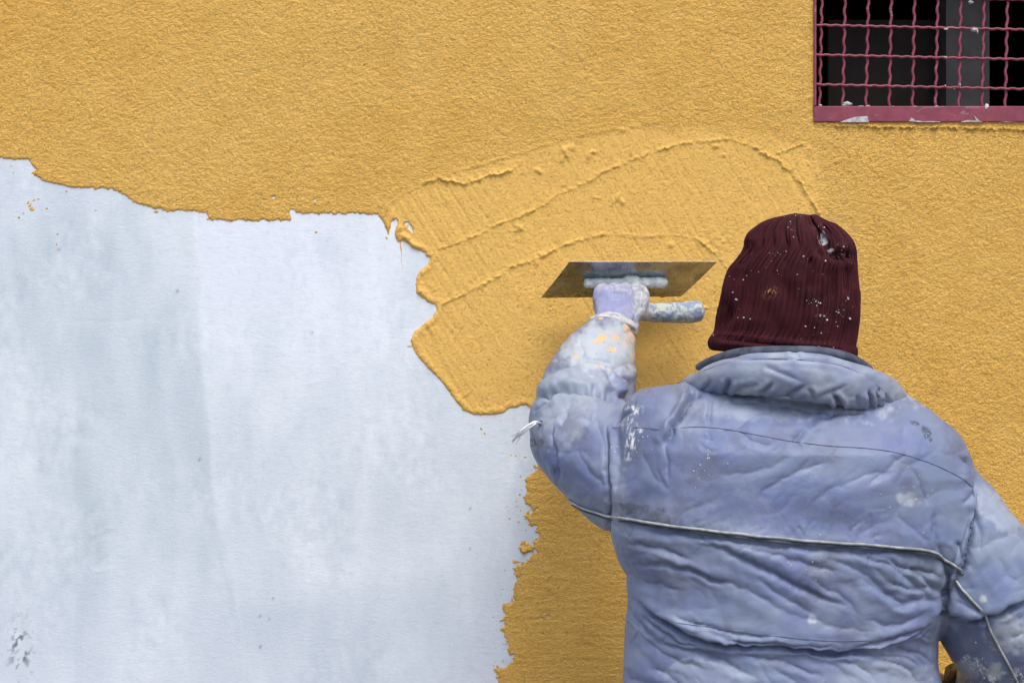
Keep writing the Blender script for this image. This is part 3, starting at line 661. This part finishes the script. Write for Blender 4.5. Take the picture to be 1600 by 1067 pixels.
# billowing cloth: convex swells meeting in sharp valleys, running with the pull of the fabric
line = np.interp(u, [860, 953, 1100, 1240, 1400, 1470, 1600], [762, 806, 827, 843, 852, 862, 1070])
for ang, msk in ((-.55, sstep(6, -6, v - line)), (.30, sstep(-6, 6, v - line))):
    pu, pv = u + fbm(u / 60, v / 60, None, 2) * 16, v + fbm(u / 60 + 4, v / 60, None, 2) * 16
    ax, ay = pu * math.cos(ang) + pv * math.sin(ang), -pu * math.sin(ang) + pv * math.cos(ang)
    m1 = .45 + .55 * sstep(-.3, .5, perlin(u / 130 + 8, v / 110)); m2 = sstep(-.1, .5, perlin(u / 90 + 3, v / 80 + 6))
    q = 5.0 * m1 * np.abs(perlin(ax / 120 + 3, ay / 42, p3[:, 1] * 6)) ** .7 + 1.3 * m2 * np.abs(perlin(ax / 58, ay / 19 + 5, p3[:, 1] * 12)) ** .6
    disp += q * msk
disp += -2.5 + .10 * perlin(p3[:, 0] * 110, p3[:, 1] * 110, p3[:, 2] * 110)
rid = lambda q: 1 - np.abs(q) * 2
co += no * (disp / 1000)[:, None]
set_co(me, co)
# dirt: dust, grime, ochre smears, splashes
def blobs(lst, scale=1.0):
    r = np.zeros(len(u)); nn = fbm(u / 12, v / 12, None, 3)
    for a, b, ra, rb, ang, st in lst:
        c, s_ = math.cos(R(ang)), math.sin(R(ang)); du, dv = u - a, v - b
        q = ((du * c + dv * s_) / ra) ** 2 + ((-du * s_ + dv * c) / rb) ** 2 + nn * .6
        r = np.maximum(r, st * sstep(1.35, .35, q))
    return r
attr(jacket, 'pale', np.clip(np.maximum(blobs([(944, 545, 80, 52, 0, .78), (905, 595, 80, 34, 160, .42), (890, 640, 60, 25, 150, .45), (880, 660, 40, 50, 30, .45), (965, 770, 18, 50, 0, .35), (1180, 640, 120, 18, 5, .25), (1250, 590, 180, 60, 5, .55),
    (1580, 990, 40, 30, 0, .55), (1555, 1050, 16, 14, 0, .9), (1510, 1045, 30, 16, 0, .5), (1270, 968, 8, 9, 0, .8), (1420, 780, 22, 12, 20, .6), (1380, 1060, 90, 30, 0, .3), (1100, 1050, 60, 25, 0, .3), (1560, 800, 22, 60, -40, .35), (1535, 935, 6, 6, 0, .7)]),
    .16 * sstep(.1, .8, fbm(u / 70, v / 50, None, 3))), 0, 1))
attr(jacket, 'grime', np.clip(np.maximum(blobs([(1010, 803, 66, 15, 10, 1), (1080, 818, 70, 10, 10, .55), (975, 800, 18, 25, 0, .6), (1300, 800, 70, 22, 10, .55), (1280, 900, 26, 60, 30, .5), (1180, 800, 110, 26, 8, .35), (1440, 870, 30, 30, 0, .5), (1090, 900, 80, 40, 20, .25), (1520, 1000, 50, 30, 0, .45), (1480, 930, 20, 50, 0, .4), (850, 700, 18, 30, 60, .3), (1400, 840, 40, 12, 5, .4)]),
    .42 * sstep(.1, .8, fbm(u / 55 + 30, v / 60, None, 3))), 0, 1))
attr(jacket, 'sat', np.clip(np.maximum(blobs([(868, 700, 22, 45, 10, .9), (890, 650, 12, 30, 40, .7), (975, 600, 10, 28, 20, .8), (950, 585, 18, 16, 40, .5), (1050, 630, 30, 16, 0, .7), (1060, 640, 30, 20, 0, .5), (1220, 795, 150, 30, 6, .8), (1420, 700, 50, 20, 20, .5), (1230, 910, 100, 40, 15, .3), (1440, 840, 50, 30, 0, .3)]),
    .45 * sstep(0, .8, fbm(u / 90 + 60, v / 70, None, 3))) * sstep(640, 660, v + (u < 1020) * 80), 0, 1))
attr(jacket, 'ochre', blobs([(938, 531, 11, 5, 150, 1), (953, 547, 7, 4, 10, 1), (962, 530, 8, 5, 30, .9), (985, 520, 10, 22, 160, .7), (928, 575, 9, 4, 30, .8), (945, 582, 5, 3, 0, .8), (899, 558, 4, 4, 0, .9), (978, 535, 7, 10, 0, .6), (938, 497, 5, 3, 0, 1), (988, 560, 5, 14, 0, .5)]))
attr(jacket, 'splash', blobs([(985, 695, 8, 24, 8, 1), (990, 640, 14, 10, 0, .8), (978, 660, 16, 16, 0, .5), (1000, 672, 6, 4, 0, .7), (1530, 1040, 16, 14, 0, .7), (1548, 1062, 14, 10, 0, .8), (1590, 1060, 12, 14, 0, .7) , (1510, 1030, 10, 8, 0, .5)]))
attr(jacket, 'tar', blobs([(1447, 677, 17, 8, 55, 1), (1430, 662, 9, 4, 20, .8), (832, 690, 8, 7, 20, .9), (846, 690, 6, 5, 0, .7)]))
tag(jacket, 'faded periwinkle padded jacket smeared with plaster')
bvh = BVHTree.FromPolygons([tuple(c) for c in co], [tuple(p.vertices) for p in me.polygons])
EYE = Vector((0, -CAMD, CAMZ))
def hit(a, b, tree, lift=0.):
    d = (P(a, b, 0) - EYE).normalized(); loc, n, _, _ = tree.ray_cast(EYE, d)
    return None if loc is None else (loc + n * lift, n)
def laid(name, pts, r, mat, parent, tree, lift, n=8, step=5, sm=3, flat=1.0):
    pl = smooth_line(pts, 5); dens = []
    for a, b in zip(pl[:-1], pl[1:]):
        k = max(1, int(math.hypot(b[0] - a[0], b[1] - a[1]) / step))
        dens += [(a[0] + (b[0] - a[0]) * t / k, a[1] + (b[1] - a[1]) * t / k) for t in range(k)]
    dens.append(pl[-1]); path = []
    for a, b in dens:
        h_ = hit(a, b, tree, lift)
        if h_: path.append(h_[0])
    for _ in range(sm):
        path = [path[0]] + [(path[i - 1] + path[i] * 2 + path[i + 1]) / 4 for i in range(1, len(path) - 1)] + [path[-1]]
    V_, F_ = tube(path, r, n, flat)
    return mesh_obj(name, V_, F_, mat, parent)
PIPES = [[(864, 762), (885, 777), (910, 792), (935, 800), (953, 806), (1000, 813), (1060, 822), (1120, 830), (1180, 837), (1240, 843), (1300, 847), (1360, 851), (1420, 856), (1456, 861), (1475, 872), (1490, 881), (1505, 893)],
         [(1496, 907), (1504, 920), (1520, 938), (1542, 961), (1544, 975), (1556, 1000), (1570, 1025), (1582, 1048), (1594, 1072), (1606, 1095)]]
for p in PIPES:
    laid('piping', p, .0021, PIPE, jacket, bvh, .0026)
    laid('piping_base', [(a + .8, b + 4.2) for a, b in p], .0019, NAVY, jacket, bvh, .0018)
for s in [[(957, 669), (1000, 668), (1040, 672), (1080, 667), (1130, 670), (1180, 679), (1240, 690), (1300, 697), (1350, 700), (1400, 707), (1450, 722), (1500, 745), (1518, 760)],
          [(949, 668), (950, 700), (951, 750), (954, 800), (955, 846)], [(868, 652), (865, 690), (866, 730), (870, 762)],
          [(1005, 960), (1060, 973), (1120, 981), (1200, 992), (1300, 1001), (1380, 998), (1440, 988)], [(1518, 758), (1524, 790), (1519, 830), (1508, 870), (1505, 890)]]:
    laid('seam', s, .0005, THREAD, jacket, bvh, .0006, n=5, sm=2)

# collar: padded roll round the neck, and the slate lining standing inside it
COLL = [(1066, 602, 5, .44), (1078, 600, 12, .50), (1096, 597, 17, .58), (1130, 589, 26, .64), (1180, 585, 33, .68), (1240, 586, 36, .70), (1300, 595, 37, .695), (1345, 605, 35, .67), (1378, 614, 29, .62), (1402, 627, 18, .57), (1414, 638, 9, .52)]
def ctube(st, thick, n=28):
    st = smooth_line(st, 6); path = [P(s[0], s[1], s[3]) for s in st]
    return tube(path, [(pr(s[2], s[3]), min(thick, pr(s[2], s[3]) * 1.2)) for s in st], n, up=(0, 1, .001))
collar = remeshed('collar', [ctube(COLL, .027)], .0022, JK, jacket, 4)
me = collar.data; co = get_co(me); no = get_no(me); u, v = to_uv(co)
disp = np.zeros(len(co)); CC = [([(1092, 572), (1130, 560), (1190, 560), (1250, 561), (1310, 568), (1360, 590), (1385, 612)], 3.5, 3)]
for a, b, c_, d_, A in [(1134, 612, 1140, 590, 8), (1152, 610, 1170, 600, 4), (1190, 614, 1212, 596, 6), (1225, 622, 1262, 600, 5), (1312, 634, 1306, 618, 11), (1316, 634, 1296, 612, 5), (1362, 636, 1358, 608, 9), (1372, 636, 1368, 612, 6), (1270, 622, 1262, 606, 4), (1100, 608, 1112, 592, 4), (1240, 552, 1252, 560, 4), (1340, 632, 1338, 616, 4), (1384, 636, 1384, 614, 5), (1280, 620, 1330, 600, 3), (1200, 575, 1260, 600, 2.5), (1165, 607, 1186, 600, 3)]:
    CC.append(([(a, b), ((a + c_) / 2 + 1, (b + d_) / 2), (c_, d_)], A, 3.6))
for pts, A, wd in CC:
    d, s, pos = seg_dist(u + fbm(u / 15, v / 15) * 2, v, smooth_line(pts, 4)); tp = sstep(-.3, .15, pos) * sstep(1.02, .55, pos)
    disp += A * tp * (-np.exp(-(d / (wd * .75)) ** 1.3) + .4 * np.exp(-((d - wd * 2.2) / (wd * 1.3)) ** 2)) * sstep(.3, -.2, no[:, 1])
disp += 1.8 * fbm(co[:, 0] * 14, co[:, 1] * 14, co[:, 2] * 25, 2) + .7 * np.abs(perlin(u / 45, v / 17 + 2))
set_co(me, co + no * (disp / 1000)[:, None])
attr(collar, 'pale', np.clip(.24 + .25 * fbm(u / 40, v / 30), 0, .6)); attr(collar, 'grime', .3 * sstep(.1, .9, fbm(u / 30, v / 30))); attr(collar, 'sat', u * 0); attr(collar, 'ochre', u * 0)
attr(collar, 'splash', u * 0)
attr(collar, 'tar', blobs([(1374, 608, 4, 3, 0, .9), (1372, 618, 4, 3, 0, .8), (1377, 622, 3, 3, 0, .8), (1369, 613, 2, 4, 0, .7), (1362, 622, 3, 8, 0, .5)]))
cb = BVHTree.FromPolygons([tuple(x.co) for x in me.vertices], [tuple(p.vertices) for p in me.polygons])
laid('seam', [(1100, 579), (1140, 566), (1190, 561), (1250, 562), (1310, 570), (1355, 590), (1385, 615)], .0005, THREAD, collar, cb, .0004, n=5)
LIN = [(1093, 573, 6, .50), (1106, 570, 10, .53), (1130, 561, 11, .575), (1160, 554, 11, .61), (1200, 550, 9.5, .635), (1240, 549, 9, .645), (1285, 551, 9, .64), (1325, 560, 9, .62), (1352, 575, 9, .59), (1365, 592, 10, .55)]
V_, F_ = ctube(LIN, .010, 16); mesh_obj('collar_lining', V_, F_, NAVY, jacket)
V_, F_ = ctube([(1056, 604, 3.5, .45), (1064, 602, 5, .47), (1072, 603, 5, .50), (1084, 606, 3, .53)], .008, 12); mesh_obj('collar_lining', V_, F_, NAVY, jacket)
V_, F_ = ctube([(1400, 636, 4, .60), (1409, 640, 6, .60), (1413, 646, 4, .60)], .008, 12); mesh_obj('collar_lining', V_, F_, NAVY, jacket)

# frayed white cord threaded through an eyelet on the elbow
hc = hit(846, 661, bvh, .001)[0]
dd = -hc.y
V_, F_ = tube([hc, P(838, 659, dd + .012), P(828, 664, dd + .016), P(818, 672, dd + .012), P(808, 682, dd), P(800, 690, dd - .01)], [.0012, .0022, .0036, .0036, .0022, .0008], 9, .5)
fr = [(V_, F_)]
for k in range(9):
    o1 = Vector((random.uniform(-.002, .002), 0, random.uniform(-.003, .003)))
    fr.append(tube([P(836, 660, dd + .013) + o1, P(826, 666, dd + .016) + o1 * 1.3, P(814, 676, dd + .010) + o1 * 1.6, P(random.uniform(797, 806), random.uniform(684, 694), dd - .004) + o1 * 2], [.0008, .0010, .0009, .0003], 5))
mesh_obj('frayed_cord', *merge(fr), CORD, jacket)
tor = []
for i in range(14):
    a = 2 * math.pi * i / 14
    tor.append(hc + Vector((math.cos(a) * .0042, 0, math.sin(a) * .0036)))
V_, F_ = tube(tor + [tor[0]], .0011, 6, round_ends=False); mesh_obj('eyelet', V_, F_, NAVY, jacket)

# ---------------------------------------------------------------- hat
HR = [(1118, 548, 1328, 562, .104), (1111, 545, 1332, 560, .112), (1108, 537, 1335, 554, .117), (1109, 530, 1335, 546, .117), (1113, 524, 1333, 540, .113), (1119, 515, 1335, 528, .114), (1124, 495, 1338, 502, .116), (1127, 468, 1340, 472, .117), (1130, 445, 1339, 450, .115),
      (1138, 422, 1337, 430, .112), (1151, 406, 1335, 412, .108), (1162, 394, 1334, 398, .104), (1166, 384, 1331, 386, .099), (1167, 374, 1326, 375, .092), (1172, 363, 1317, 364, .083), (1186, 352, 1303, 354, .070), (1206, 342, 1289, 345, .054), (1226, 336, 1272, 339, .034), (1240, 333, 1258, 335, .012)]
hs = smooth_line(HR, 9); NA = 840; rings = []
for i, (xl, yl, xr, yr, hd) in enumerate(hs):
    t = i / (len(hs) - 1)
    d0 = .515 - .02 * t
    a, b = P(xl, yl, d0), P(xr, yr, d0); cx, hw = (a.x + b.x) / 2, (b.x - a.x) / 2; zm, dz = (a.z + b.z) / 2, (b.z - a.z) / 2
    th = np.arange(NA) * 2 * math.pi / NA
    c, s = np.cos(th), np.sin(th)
    tw = th + .25 * t
    roll = sstep(.20, .26, np.array(t)) if True else 1
    q_ = tw * 26 / (2 * math.pi) + .22 * math.sin(t * 5); q_ = np.abs(q_ - np.round(q_))      # 0 in a groove, .5 on a wale
    pleat = -np.exp(-(q_ / .10) ** 2) + .25 * np.cos((q_ - .5) * 2 * math.pi)
    fine = np.cos(tw * 78)
    ap = .0020 + .0052 * float(sstep(.45, .8, np.array(t))); ap *= float(sstep(1.0, .93, np.array(t))) + .15
    af = .0017 * float(sstep(.95, .6, np.array(t)))
    rr = 1 + (pleat * ap + fine * af) / max(hw, .02)
    if t < .2: rr = rr + .004 * np.sin(th * 5 + 1)
    rings.append(np.stack([cx + hw * rr * c, -d0 - hd * rr * np.sign(s) * np.abs(s) ** .95, zm + dz * c], axis=1))
nR = len(rings); Vh = np.concatenate(rings)
i_ = np.arange(nR * NA).reshape(nR, NA); j_ = np.roll(i_, -1, axis=1)
Fh = np.stack([i_[:-1].ravel(), i_[1:].ravel(), j_[1:].ravel(), j_[:-1].ravel()], axis=1)
hat = mesh_obj('hat', Vh, Fh, HAT, person)
me = hat.data; co = get_co(me); no = get_no(me); u, v = to_uv(co); bk = sstep(.2, -.2, no[:, 1])
disp = 3.0 * fbm(co[:, 0] * 18, co[:, 1] * 18, co[:, 2] * 18, 2) * sstep(530, 500, v)
for pts, A, wd in [([(1258, 336), (1268, 350), (1276, 368), (1278, 388), (1286, 410)], 7, 5), ([(1284, 350), (1290, 368), (1292, 385), (1300, 396), (1318, 400), (1338, 398)], 9, 6), ([(1166, 374), (1172, 392), (1164, 404), (1150, 414)], 5, 6), ([(1266, 400), (1270, 430), (1262, 455)], 4, 8), ([(1240, 340), (1232, 380), (1225, 420)], 3, 5),
                   ([(1290, 420), (1296, 440), (1294, 470)], 3, 7), ([(1130, 470), (1140, 490), (1128, 510)], 3, 6), ([(1318, 405), (1322, 430), (1320, 460)], 3, 6), ([(1200, 420), (1230, 450), (1240, 480)], 2.5, 10),
                   ([(1112, 528), (1150, 531), (1200, 537), (1260, 543), (1334, 545)], 4.5, 3.2)]:
    d, s, pos = seg_dist(u, v, smooth_line(pts, 4)); disp += A * sstep(-.02, .15, pos) * sstep(1.02, .8, pos) * (-np.exp(-(d / wd) ** 1.4) + .4 * np.exp(-((d - wd * 2.2) / (wd * 1.3)) ** 2)) * bk
hole = np.exp(-(((u - 1286) / 8) ** 2 + ((v - 370) / 15) ** 2)); disp -= 8 * hole * bk
set_co(me, co + no * (disp / 1000)[:, None])
nz = fbm(u / 4, v / 4, None, 2)
attr(hat, 'dirt', np.clip(sstep(.55, .8, hole + .3 * nz) * .55 + sstep(.5, .8, np.exp(-(((u - 1285) / 3) ** 2 + ((v - 376) / 12) ** 2)) + .3 * nz) * .9 + sstep(.5, .8, np.exp(-(((u - 1297) / 9) ** 2 + ((v - 390) / 3.5) ** 2)) + .3 * nz) * .9, 0, 1) * bk)
attr(hat, 'ochre', .9 * np.exp(-(((u - 1203) / 11) ** 2 + ((v - 457) / 8) ** 2) ** 1.5) * bk)
dust = np.zeros(len(u))
for a, b, ra, rb, st in [(1236, 348, 8, 16, 1), (1255, 338, 20, 7, .8), (1210, 397, 8, 8, .7), (1275, 473, 16, 8, .8), (1296, 456, 10, 10, .7), (1318, 395, 12, 20, .7), (1290, 500, 12, 20, .6), (1270, 350, 8, 12, .7), (1318, 480, 12, 25, .5), (1240, 545, 40, 5, .5)]:
    dust = np.maximum(dust, st * np.exp(-(((u - a) / ra) ** 2 + ((v - b) / rb) ** 2)))
attr(hat, 'dust', dust * bk * .75)
tag(hat, 'maroon ribbed knitted hat specked with white plaster')
me.update()
hb = BVHTree.FromPolygons([tuple(x.co) for x in me.vertices], [tuple(p.vertices) for p in me.polygons])
sp = []
CL = [(1236, 350, 7, 14, 16), (1250, 336, 14, 4, 8), (1210, 397, 9, 8, 10), (1272, 475, 14, 7, 18), (1286, 492, 10, 6, 10), (1145, 455, 14, 26, 10), (1318, 468, 10, 22, 10), (1318, 388, 12, 12, 10), (1288, 355, 12, 8, 8), (1120, 525, 9, 5, 7), (1230, 440, 80, 70, 34), (1280, 525, 30, 12, 10), (1255, 545, 50, 5, 12), (1310, 490, 12, 20, 8), (1180, 420, 16, 20, 8)]
for a, b, ra, rb, n in CL:
    for _ in range(int(n * .55)):
        q = hit(random.gauss(a, ra * .6), random.gauss(b, rb * .6), hb, .0003)
        if q and -q[0].y > .4: sp.append(blob(q[0], random.choice((.0004, .0006, .0006, .0009, .0012)), random.random(), random.uniform(.8, 1.6), random.uniform(.8, 1.3), .6))
for a, b, r in [(1282, 474, .0018), (1288, 494, .0017), (1259, 510, .0014), (1328, 498, .0020), (1256, 401, .0016), (1145, 457, .0015), (1150, 468, .0016), (1290, 408, .0014), (1325, 467, .0016), (1292, 500, .0016)]:
    q = hit(a, b, hb, .0003)
    if q: sp.append(blob(q[0], r, a, 1.3, 1, .6))
o = mesh_obj('plaster_speck', *merge(sp), CRUST, hat); tag(o, kind='stuff')
# small flecks on the jacket
sp = []
for _ in range(170):
    a, b = random.choice([(985, 680), (955, 560), (1540, 1040), (1250, 880), (1400, 780), (960, 610), (1100, 720)])
    q = hit(random.gauss(a, 26), random.gauss(b, 24), bvh, .0002)
    if q and -q[0].y > .15: sp.append(blob(q[0], random.choice((.0005, .0006, .0008, .0012)), random.random(), random.uniform(.7, 1.5), random.uniform(.8, 1.8), .5))
o = mesh_obj('plaster_speck', *merge(sp), CRUST, jacket); tag(o, kind='stuff')

# ---------------------------------------------------------------- body under the clothes, with a face towards the wall
hc0 = P(1238, 470, .49)
def ell(c, rx, ry, rz, n=24):
    return loft([np.array([(c[0] + rx * math.sin(t) * math.cos(a), c[1] + ry * math.sin(t) * math.sin(a), c[2] + rz * math.cos(t)) for a in np.arange(n) * 2 * math.pi / n]) for t in np.linspace(.06, math.pi - .06, 14)])
hx, hy, hz = hc0
bp = [ell((hx, hy + .015, hz + .01), .078, .095, .105), ell((hx, hy + .045, hz - .055), .058, .062, .062), ell((hx, hy + .070, hz - .095), .030, .028, .022),
      tube([(hx, hy + .100, hz + .010), (hx, hy + .118, hz - .025), (hx, hy + .122, hz - .038)], [.007, .012, .015], 12), ell((hx, hy + .101, hz - .060), .024, .012, .006), ell((hx, hy + .099, hz - .070), .020, .012, .006),
      ell((hx, hy + .098, hz + .030), .045, .014, .010), ell((hx - .080, hy + .02, hz - .02), .010, .018, .030), ell((hx + .080, hy + .02, hz - .02), .010, .018, .030),
      ell((hx - .032, hy + .092, hz + .008), .012, .011, .009), ell((hx + .032, hy + .092, hz + .008), .012, .011, .009),
      tube([(hx, hy - .005, hz - .03), (hx, hy - .04, hz - .12), (hx, hy - .07, hz - .2)], [.058, .056, .075], 20),
      loft([sring(hx, w_, .57, d_, z_) for z_, w_, d_ in [(1.42, .10, .06), (1.38, .18, .08), (1.25, .20, .10), (1.05, .17, .09), (.95, .18, .10), (.88, .15, .09)]]),
      tube([P(s[0], s[1], s[3]) for s in LARM], .032, 14), tube([P(s[0], s[1], s[3]) for s in RARM], .032, 14),
      tube([(hx - .10, -.57, .93), (hx - .12, -.54, .50), (hx - .13, -.58, .10)], [.07, .055, .04], 14), tube([(hx + .10, -.57, .93), (hx + .12, -.54, .50), (hx + .13, -.58, .10)], [.07, .055, .04], 14)]
body = remeshed('body', bp, .0045, SKIN, person, 3)
mesh_obj('hair', *ell((hx, hy - .005, hz + .005), .086, .088, .108), HAIR, person)

# trousers and boots (below the frame)
tro = [loft([sring(hx, w_, .57, d_, z_) for z_, w_, d_ in [(1.0, .17, .105), (.92, .185, .12), (.86, .185, .12), (.82, .17, .11)]])]
for s in (-1, 1):
    tro.append(tube([(hx + s * .095, -.57, .90), (hx + s * .11, -.55, .70), (hx + s * .12, -.545, .50), (hx + s * .13, -.57, .30), (hx + s * .135, -.585, .12)], [.10, .098, .080, .078, .080], 24))
tr_ = remeshed('trousers', tro, .006, TROU, person, 6)
co = get_co(tr_.data); no = get_no(tr_.data); q = co * 1
set_co(tr_.data, co + no * (.004 * fbm(q[:, 0] * 14, q[:, 1] * 14, q[:, 2] * 22, 3))[:, None])
for s in (-1, 1):
    bx = hx + s * .135
    remeshed('boot', [tube([(bx, -.585, .06), (bx, -.585, .20)], [.060, .062], 18), tube([(bx, -.62, .048), (bx, -.55, .055), (bx, -.47, .042), (bx + s * .01, -.40, .032)], [.042, .050, .048, .030], 18, .95), box(bx - .045, bx + .045, -.655, -.385, .0015, .022)], .005, BOOT, person, 3)

# ---------------------------------------------------------------- trowel
trowel = empty('trowel', P(1010, 484, .095))
tag(trowel, 'steel finishing trowel with plaster-smeared handle pressed against fresh ochre render', 'trowel')
TL, TR_, BR, BL_ = P(890, 408.5, .150), P(1121, 408.5, .075), P(1064, 463, .008), P(845, 465, .060)
nb = (BR - BL_).cross(TL - BL_).normalized()
if nb.y > 0: nb = -nb
def bl_pt(s, t): return (BL_.lerp(BR, s)).lerp(TL.lerp(TR_, s), t) + nb * (-.0025 * math.sin(math.pi * s) * 0 + .0012 * math.sin(math.pi * t))
gn, gm = 24, 12; V_ = []
for side in (0, 1):
    for i in range(gm + 1):
        for j in range(gn + 1): V_.append(tuple(bl_pt(j / gn, i / gm) + nb * (.0006 * side)))
W_ = gn + 1; K = W_ * (gm + 1); F_ = []
for i in range(gm):
    for j in range(gn):
        a = i * W_ + j; F_.append((a, a + W_, a + W_ + 1, a + 1)); F_.append((K + a, K + a + 1, K + a + W_ + 1, K + a + W_))
edge = [j for j in range(W_)] + [i * W_ + gn for i in range(1, gm + 1)] + [gm * W_ + j for j in range(gn - 1, -1, -1)] + [i * W_ for i in range(gm - 1, 0, -1)]
for a, b in zip(edge, edge[1:] + edge[:1]): F_.append((a, b, K + b, K + a))
bo = mesh_obj('blade', V_, F_, BL, trowel, smooth=False)
def on(s, t, off): return bl_pt(s, t) + nb * off
rp = [on(s, .52, .009) for s in (.20, .30, .42, .52, .62, .70, .755)]
rib = remeshed('mounting_rib', [tube(rp, [.009, .0105, .0095, .011, .0105, .0115, .010], 16), tube([on(.47, .52, .008), on(.56, .52, .008)], .0145, 14)], .0016, RIBM, trowel, 3)
co = get_co(rib.data); no = get_no(rib.data); set_co(rib.data, co + no * (.0011 * fbm(co[:, 0] * 90, co[:, 1] * 90, co[:, 2] * 90, 3))[:, None])
H0, H1 = P(932, 479, .118), P(1099, 487, .092)
hp = [P(932, 479, .118), P(960, 480, .115), P(985, 483, .112), P(1003, 487, .110), P(1025, 488.5, .106), P(1055, 489, .100), P(1078, 487.5, .096), P(1094, 486, .093)]
hdl = remeshed('handle', [tube(hp, [.016, .017, .017, .0175, .0178, .0195, .0212, .0200], 22)], .0018, HD, trowel, 2)
co = get_co(hdl.data); no = get_no(hdl.data); set_co(hdl.data, co + no * (.0010 * fbm(co[:, 0] * 80, co[:, 1] * 80, co[:, 2] * 80, 3))[:, None])
V_, F_ = tube([on(.52, .52, .012), P(992, 462, .085), P(998, 475, .100), P(998, 484, .108)], [.008, .007, .007, .010], 12); mesh_obj('shank', V_, F_, RIBM, trowel)
V_, F_ = [], []
cr = []
for k in range(46):
    s_ = random.choice((random.uniform(.02, .42), random.uniform(.60, .98))); t_ = abs(random.gauss(0, .10))
    cr.append(blob(on(s_, min(t_, .4), .001), random.uniform(.0010, .0042), k, random.uniform(1.2, 2.6), random.uniform(.5, 1.1), .35))
o = mesh_obj('plaster_crumb', *merge(cr), PL, trowel); tag(o, kind='stuff')
attr(o, 'fresh', [0] * len(o.data.vertices)); attr(o, 'deeper', [.3] * len(o.data.vertices))

# ---------------------------------------------------------------- gloves
def ptube(st, n=14, flat=1.0): return tube([P(a, b, d) for a, b, r, d in st], [pr(r, d) for a, b, r, d in st], n, flat)
pal = [(958, 514, 29, .172), (961, 502, 32, .160), (964, 488, 35, .150), (966, 474, 37, .142), (967, 461, 35, .136)]
gl = [tube([P(a, b, d) for a, b, r, d in smooth_line(pal, 3)], [(pr(r, d), .021) for a, b, r, d in smooth_line(pal, 3)], 24, up=(0, 1, .001))]
for k, a in enumerate((939, 957, 975, 992)):
    L = (0, 4, 5, 1)[k]
    gl.append(ptube([(a, 472, 13, .138), (a, 461 - L * .3, 13, .132), (a + 1, 455 - L * .3, 12.5, .122), (a + 2, 449, 9.5, .104), (a + 2, 455, 9, .086), (a + 1, 468, 8.6, .076), (a, 478 + L, 7.6, .080)]))
gl.append(ptube([(943, 459, 13, .134), (966, 457, 14, .136), (989, 457, 13, .134)]))
gl.append(ptube([(984, 500, 13, .155), (996, 488, 12.5, .150), (1003, 474, 11, .146), (1006, 461, 10, .138), (1001, 451, 9, .126)]))
gl.append(ptube([(975, 496, 14, .150), (990, 505, 12, .150), (986, 516, 12, .158)]))
glove = remeshed('glove', gl, .0019, GL, person, 14)
co = get_co(glove.data); no = get_no(glove.data); u, v = to_uv(co)
dp = .7 * fbm(co[:, 0] * 35, co[:, 1] * 45, co[:, 2] * 45, 3)
for pts, A, wd in [([(990, 446), (993, 462), (996, 475), (993, 490), (990, 504)], 4.5, 2.6), ([(1003, 452), (1008, 468), (1004, 480)], 3, 2.5), ([(958, 448), (957, 458), (958, 466)], 1.6, 2.5), ([(975, 448), (975, 458), (976, 464)], 1.6, 2.5), ([(948, 452), (958, 458), (975, 460)], 1.5, 4), ([(1000, 452), (996, 462)], 3, 2.5), ([(935, 505), (960, 500), (985, 506)], 1.5, 4)]:
    d, s, pos = seg_dist(u, v, pts); dp += A * (-np.exp(-(d / wd) ** 1.4)) * (no[:, 1] < .2)
set_co(glove.data, co + no * (dp / 1000)[:, None])
attr(glove, 'pale', np.clip(.6 * sstep(.2, .8, np.exp(-(((v - 442) / 12) ** 2)) + .3 * fbm(u / 8, v / 8) + .3 * sstep(960, 990, u)) + .9 * sstep(984, 998, u + 3 * fbm(u / 8, v / 8)), 0, 1))
tag(glove, 'lilac knitted glove gripping the trowel handle')
# torn cuff of the left sleeve
cu = []
for i in range(26):
    a = math.pi * 2 * i / 26; wdt = 35
    c0 = (957 + wdt * math.cos(a), 509 - 6 * math.cos(a + .4) * 0 + 6 * math.sin(a) * 0 + (10 * (math.cos(a) > 0) * math.cos(a)))
    dz = .172 + .022 * math.sin(a)
    cu.append(ptube([(c0[0], c0[1] + 3, 4.0, dz), (c0[0] + random.uniform(-2, 2), c0[1] - random.uniform(6, 11), 3.0, dz)], 7))
cuff = remeshed('cuff', [tube([P(956, 512, .178), P(957, 503, .173)], [(pr(39, .17), .031), (pr(37, .17), .029)], 26, up=(0, 1, .001))] + cu, .0018, CRUST, jacket, 2)
# brown glove of the lowered right hand
bg_ = [tube([P(1535, 1072, .38), P(1505, 1085, .33), P(1485, 1098, .29)], [.042, .040, .040], 18)]
bg_.append(ptube([(1500, 1062, 24, .36), (1490, 1050, 17, .345), (1484, 1040, 7, .34)], 14))
for k in range(4):
    bb = 1078 + k * 17
    bg_.append(ptube([(1490, bb, 9.5, .30), (1473, bb + 2, 9, .27), (1470, bb + 4, 8.5, .245), (1482, bb + 6, 8, .235)], 10))
bg_.append(ptube([(1480, 1075, 12, .33), (1468, 1062, 9, .30), (1468, 1060, 8, .27)], 12))
rg = remeshed('glove', bg_, .003, BROWN, person, 4); co = get_co(rg.data); no = get_no(rg.data)
set_co(rg.data, co + no * (.003 * rid(perlin(co[:, 0] * 60, co[:, 1] * 30, co[:, 2] * 14)))[:, None]); tag(rg, 'brown cloth work glove on the lowered right hand')
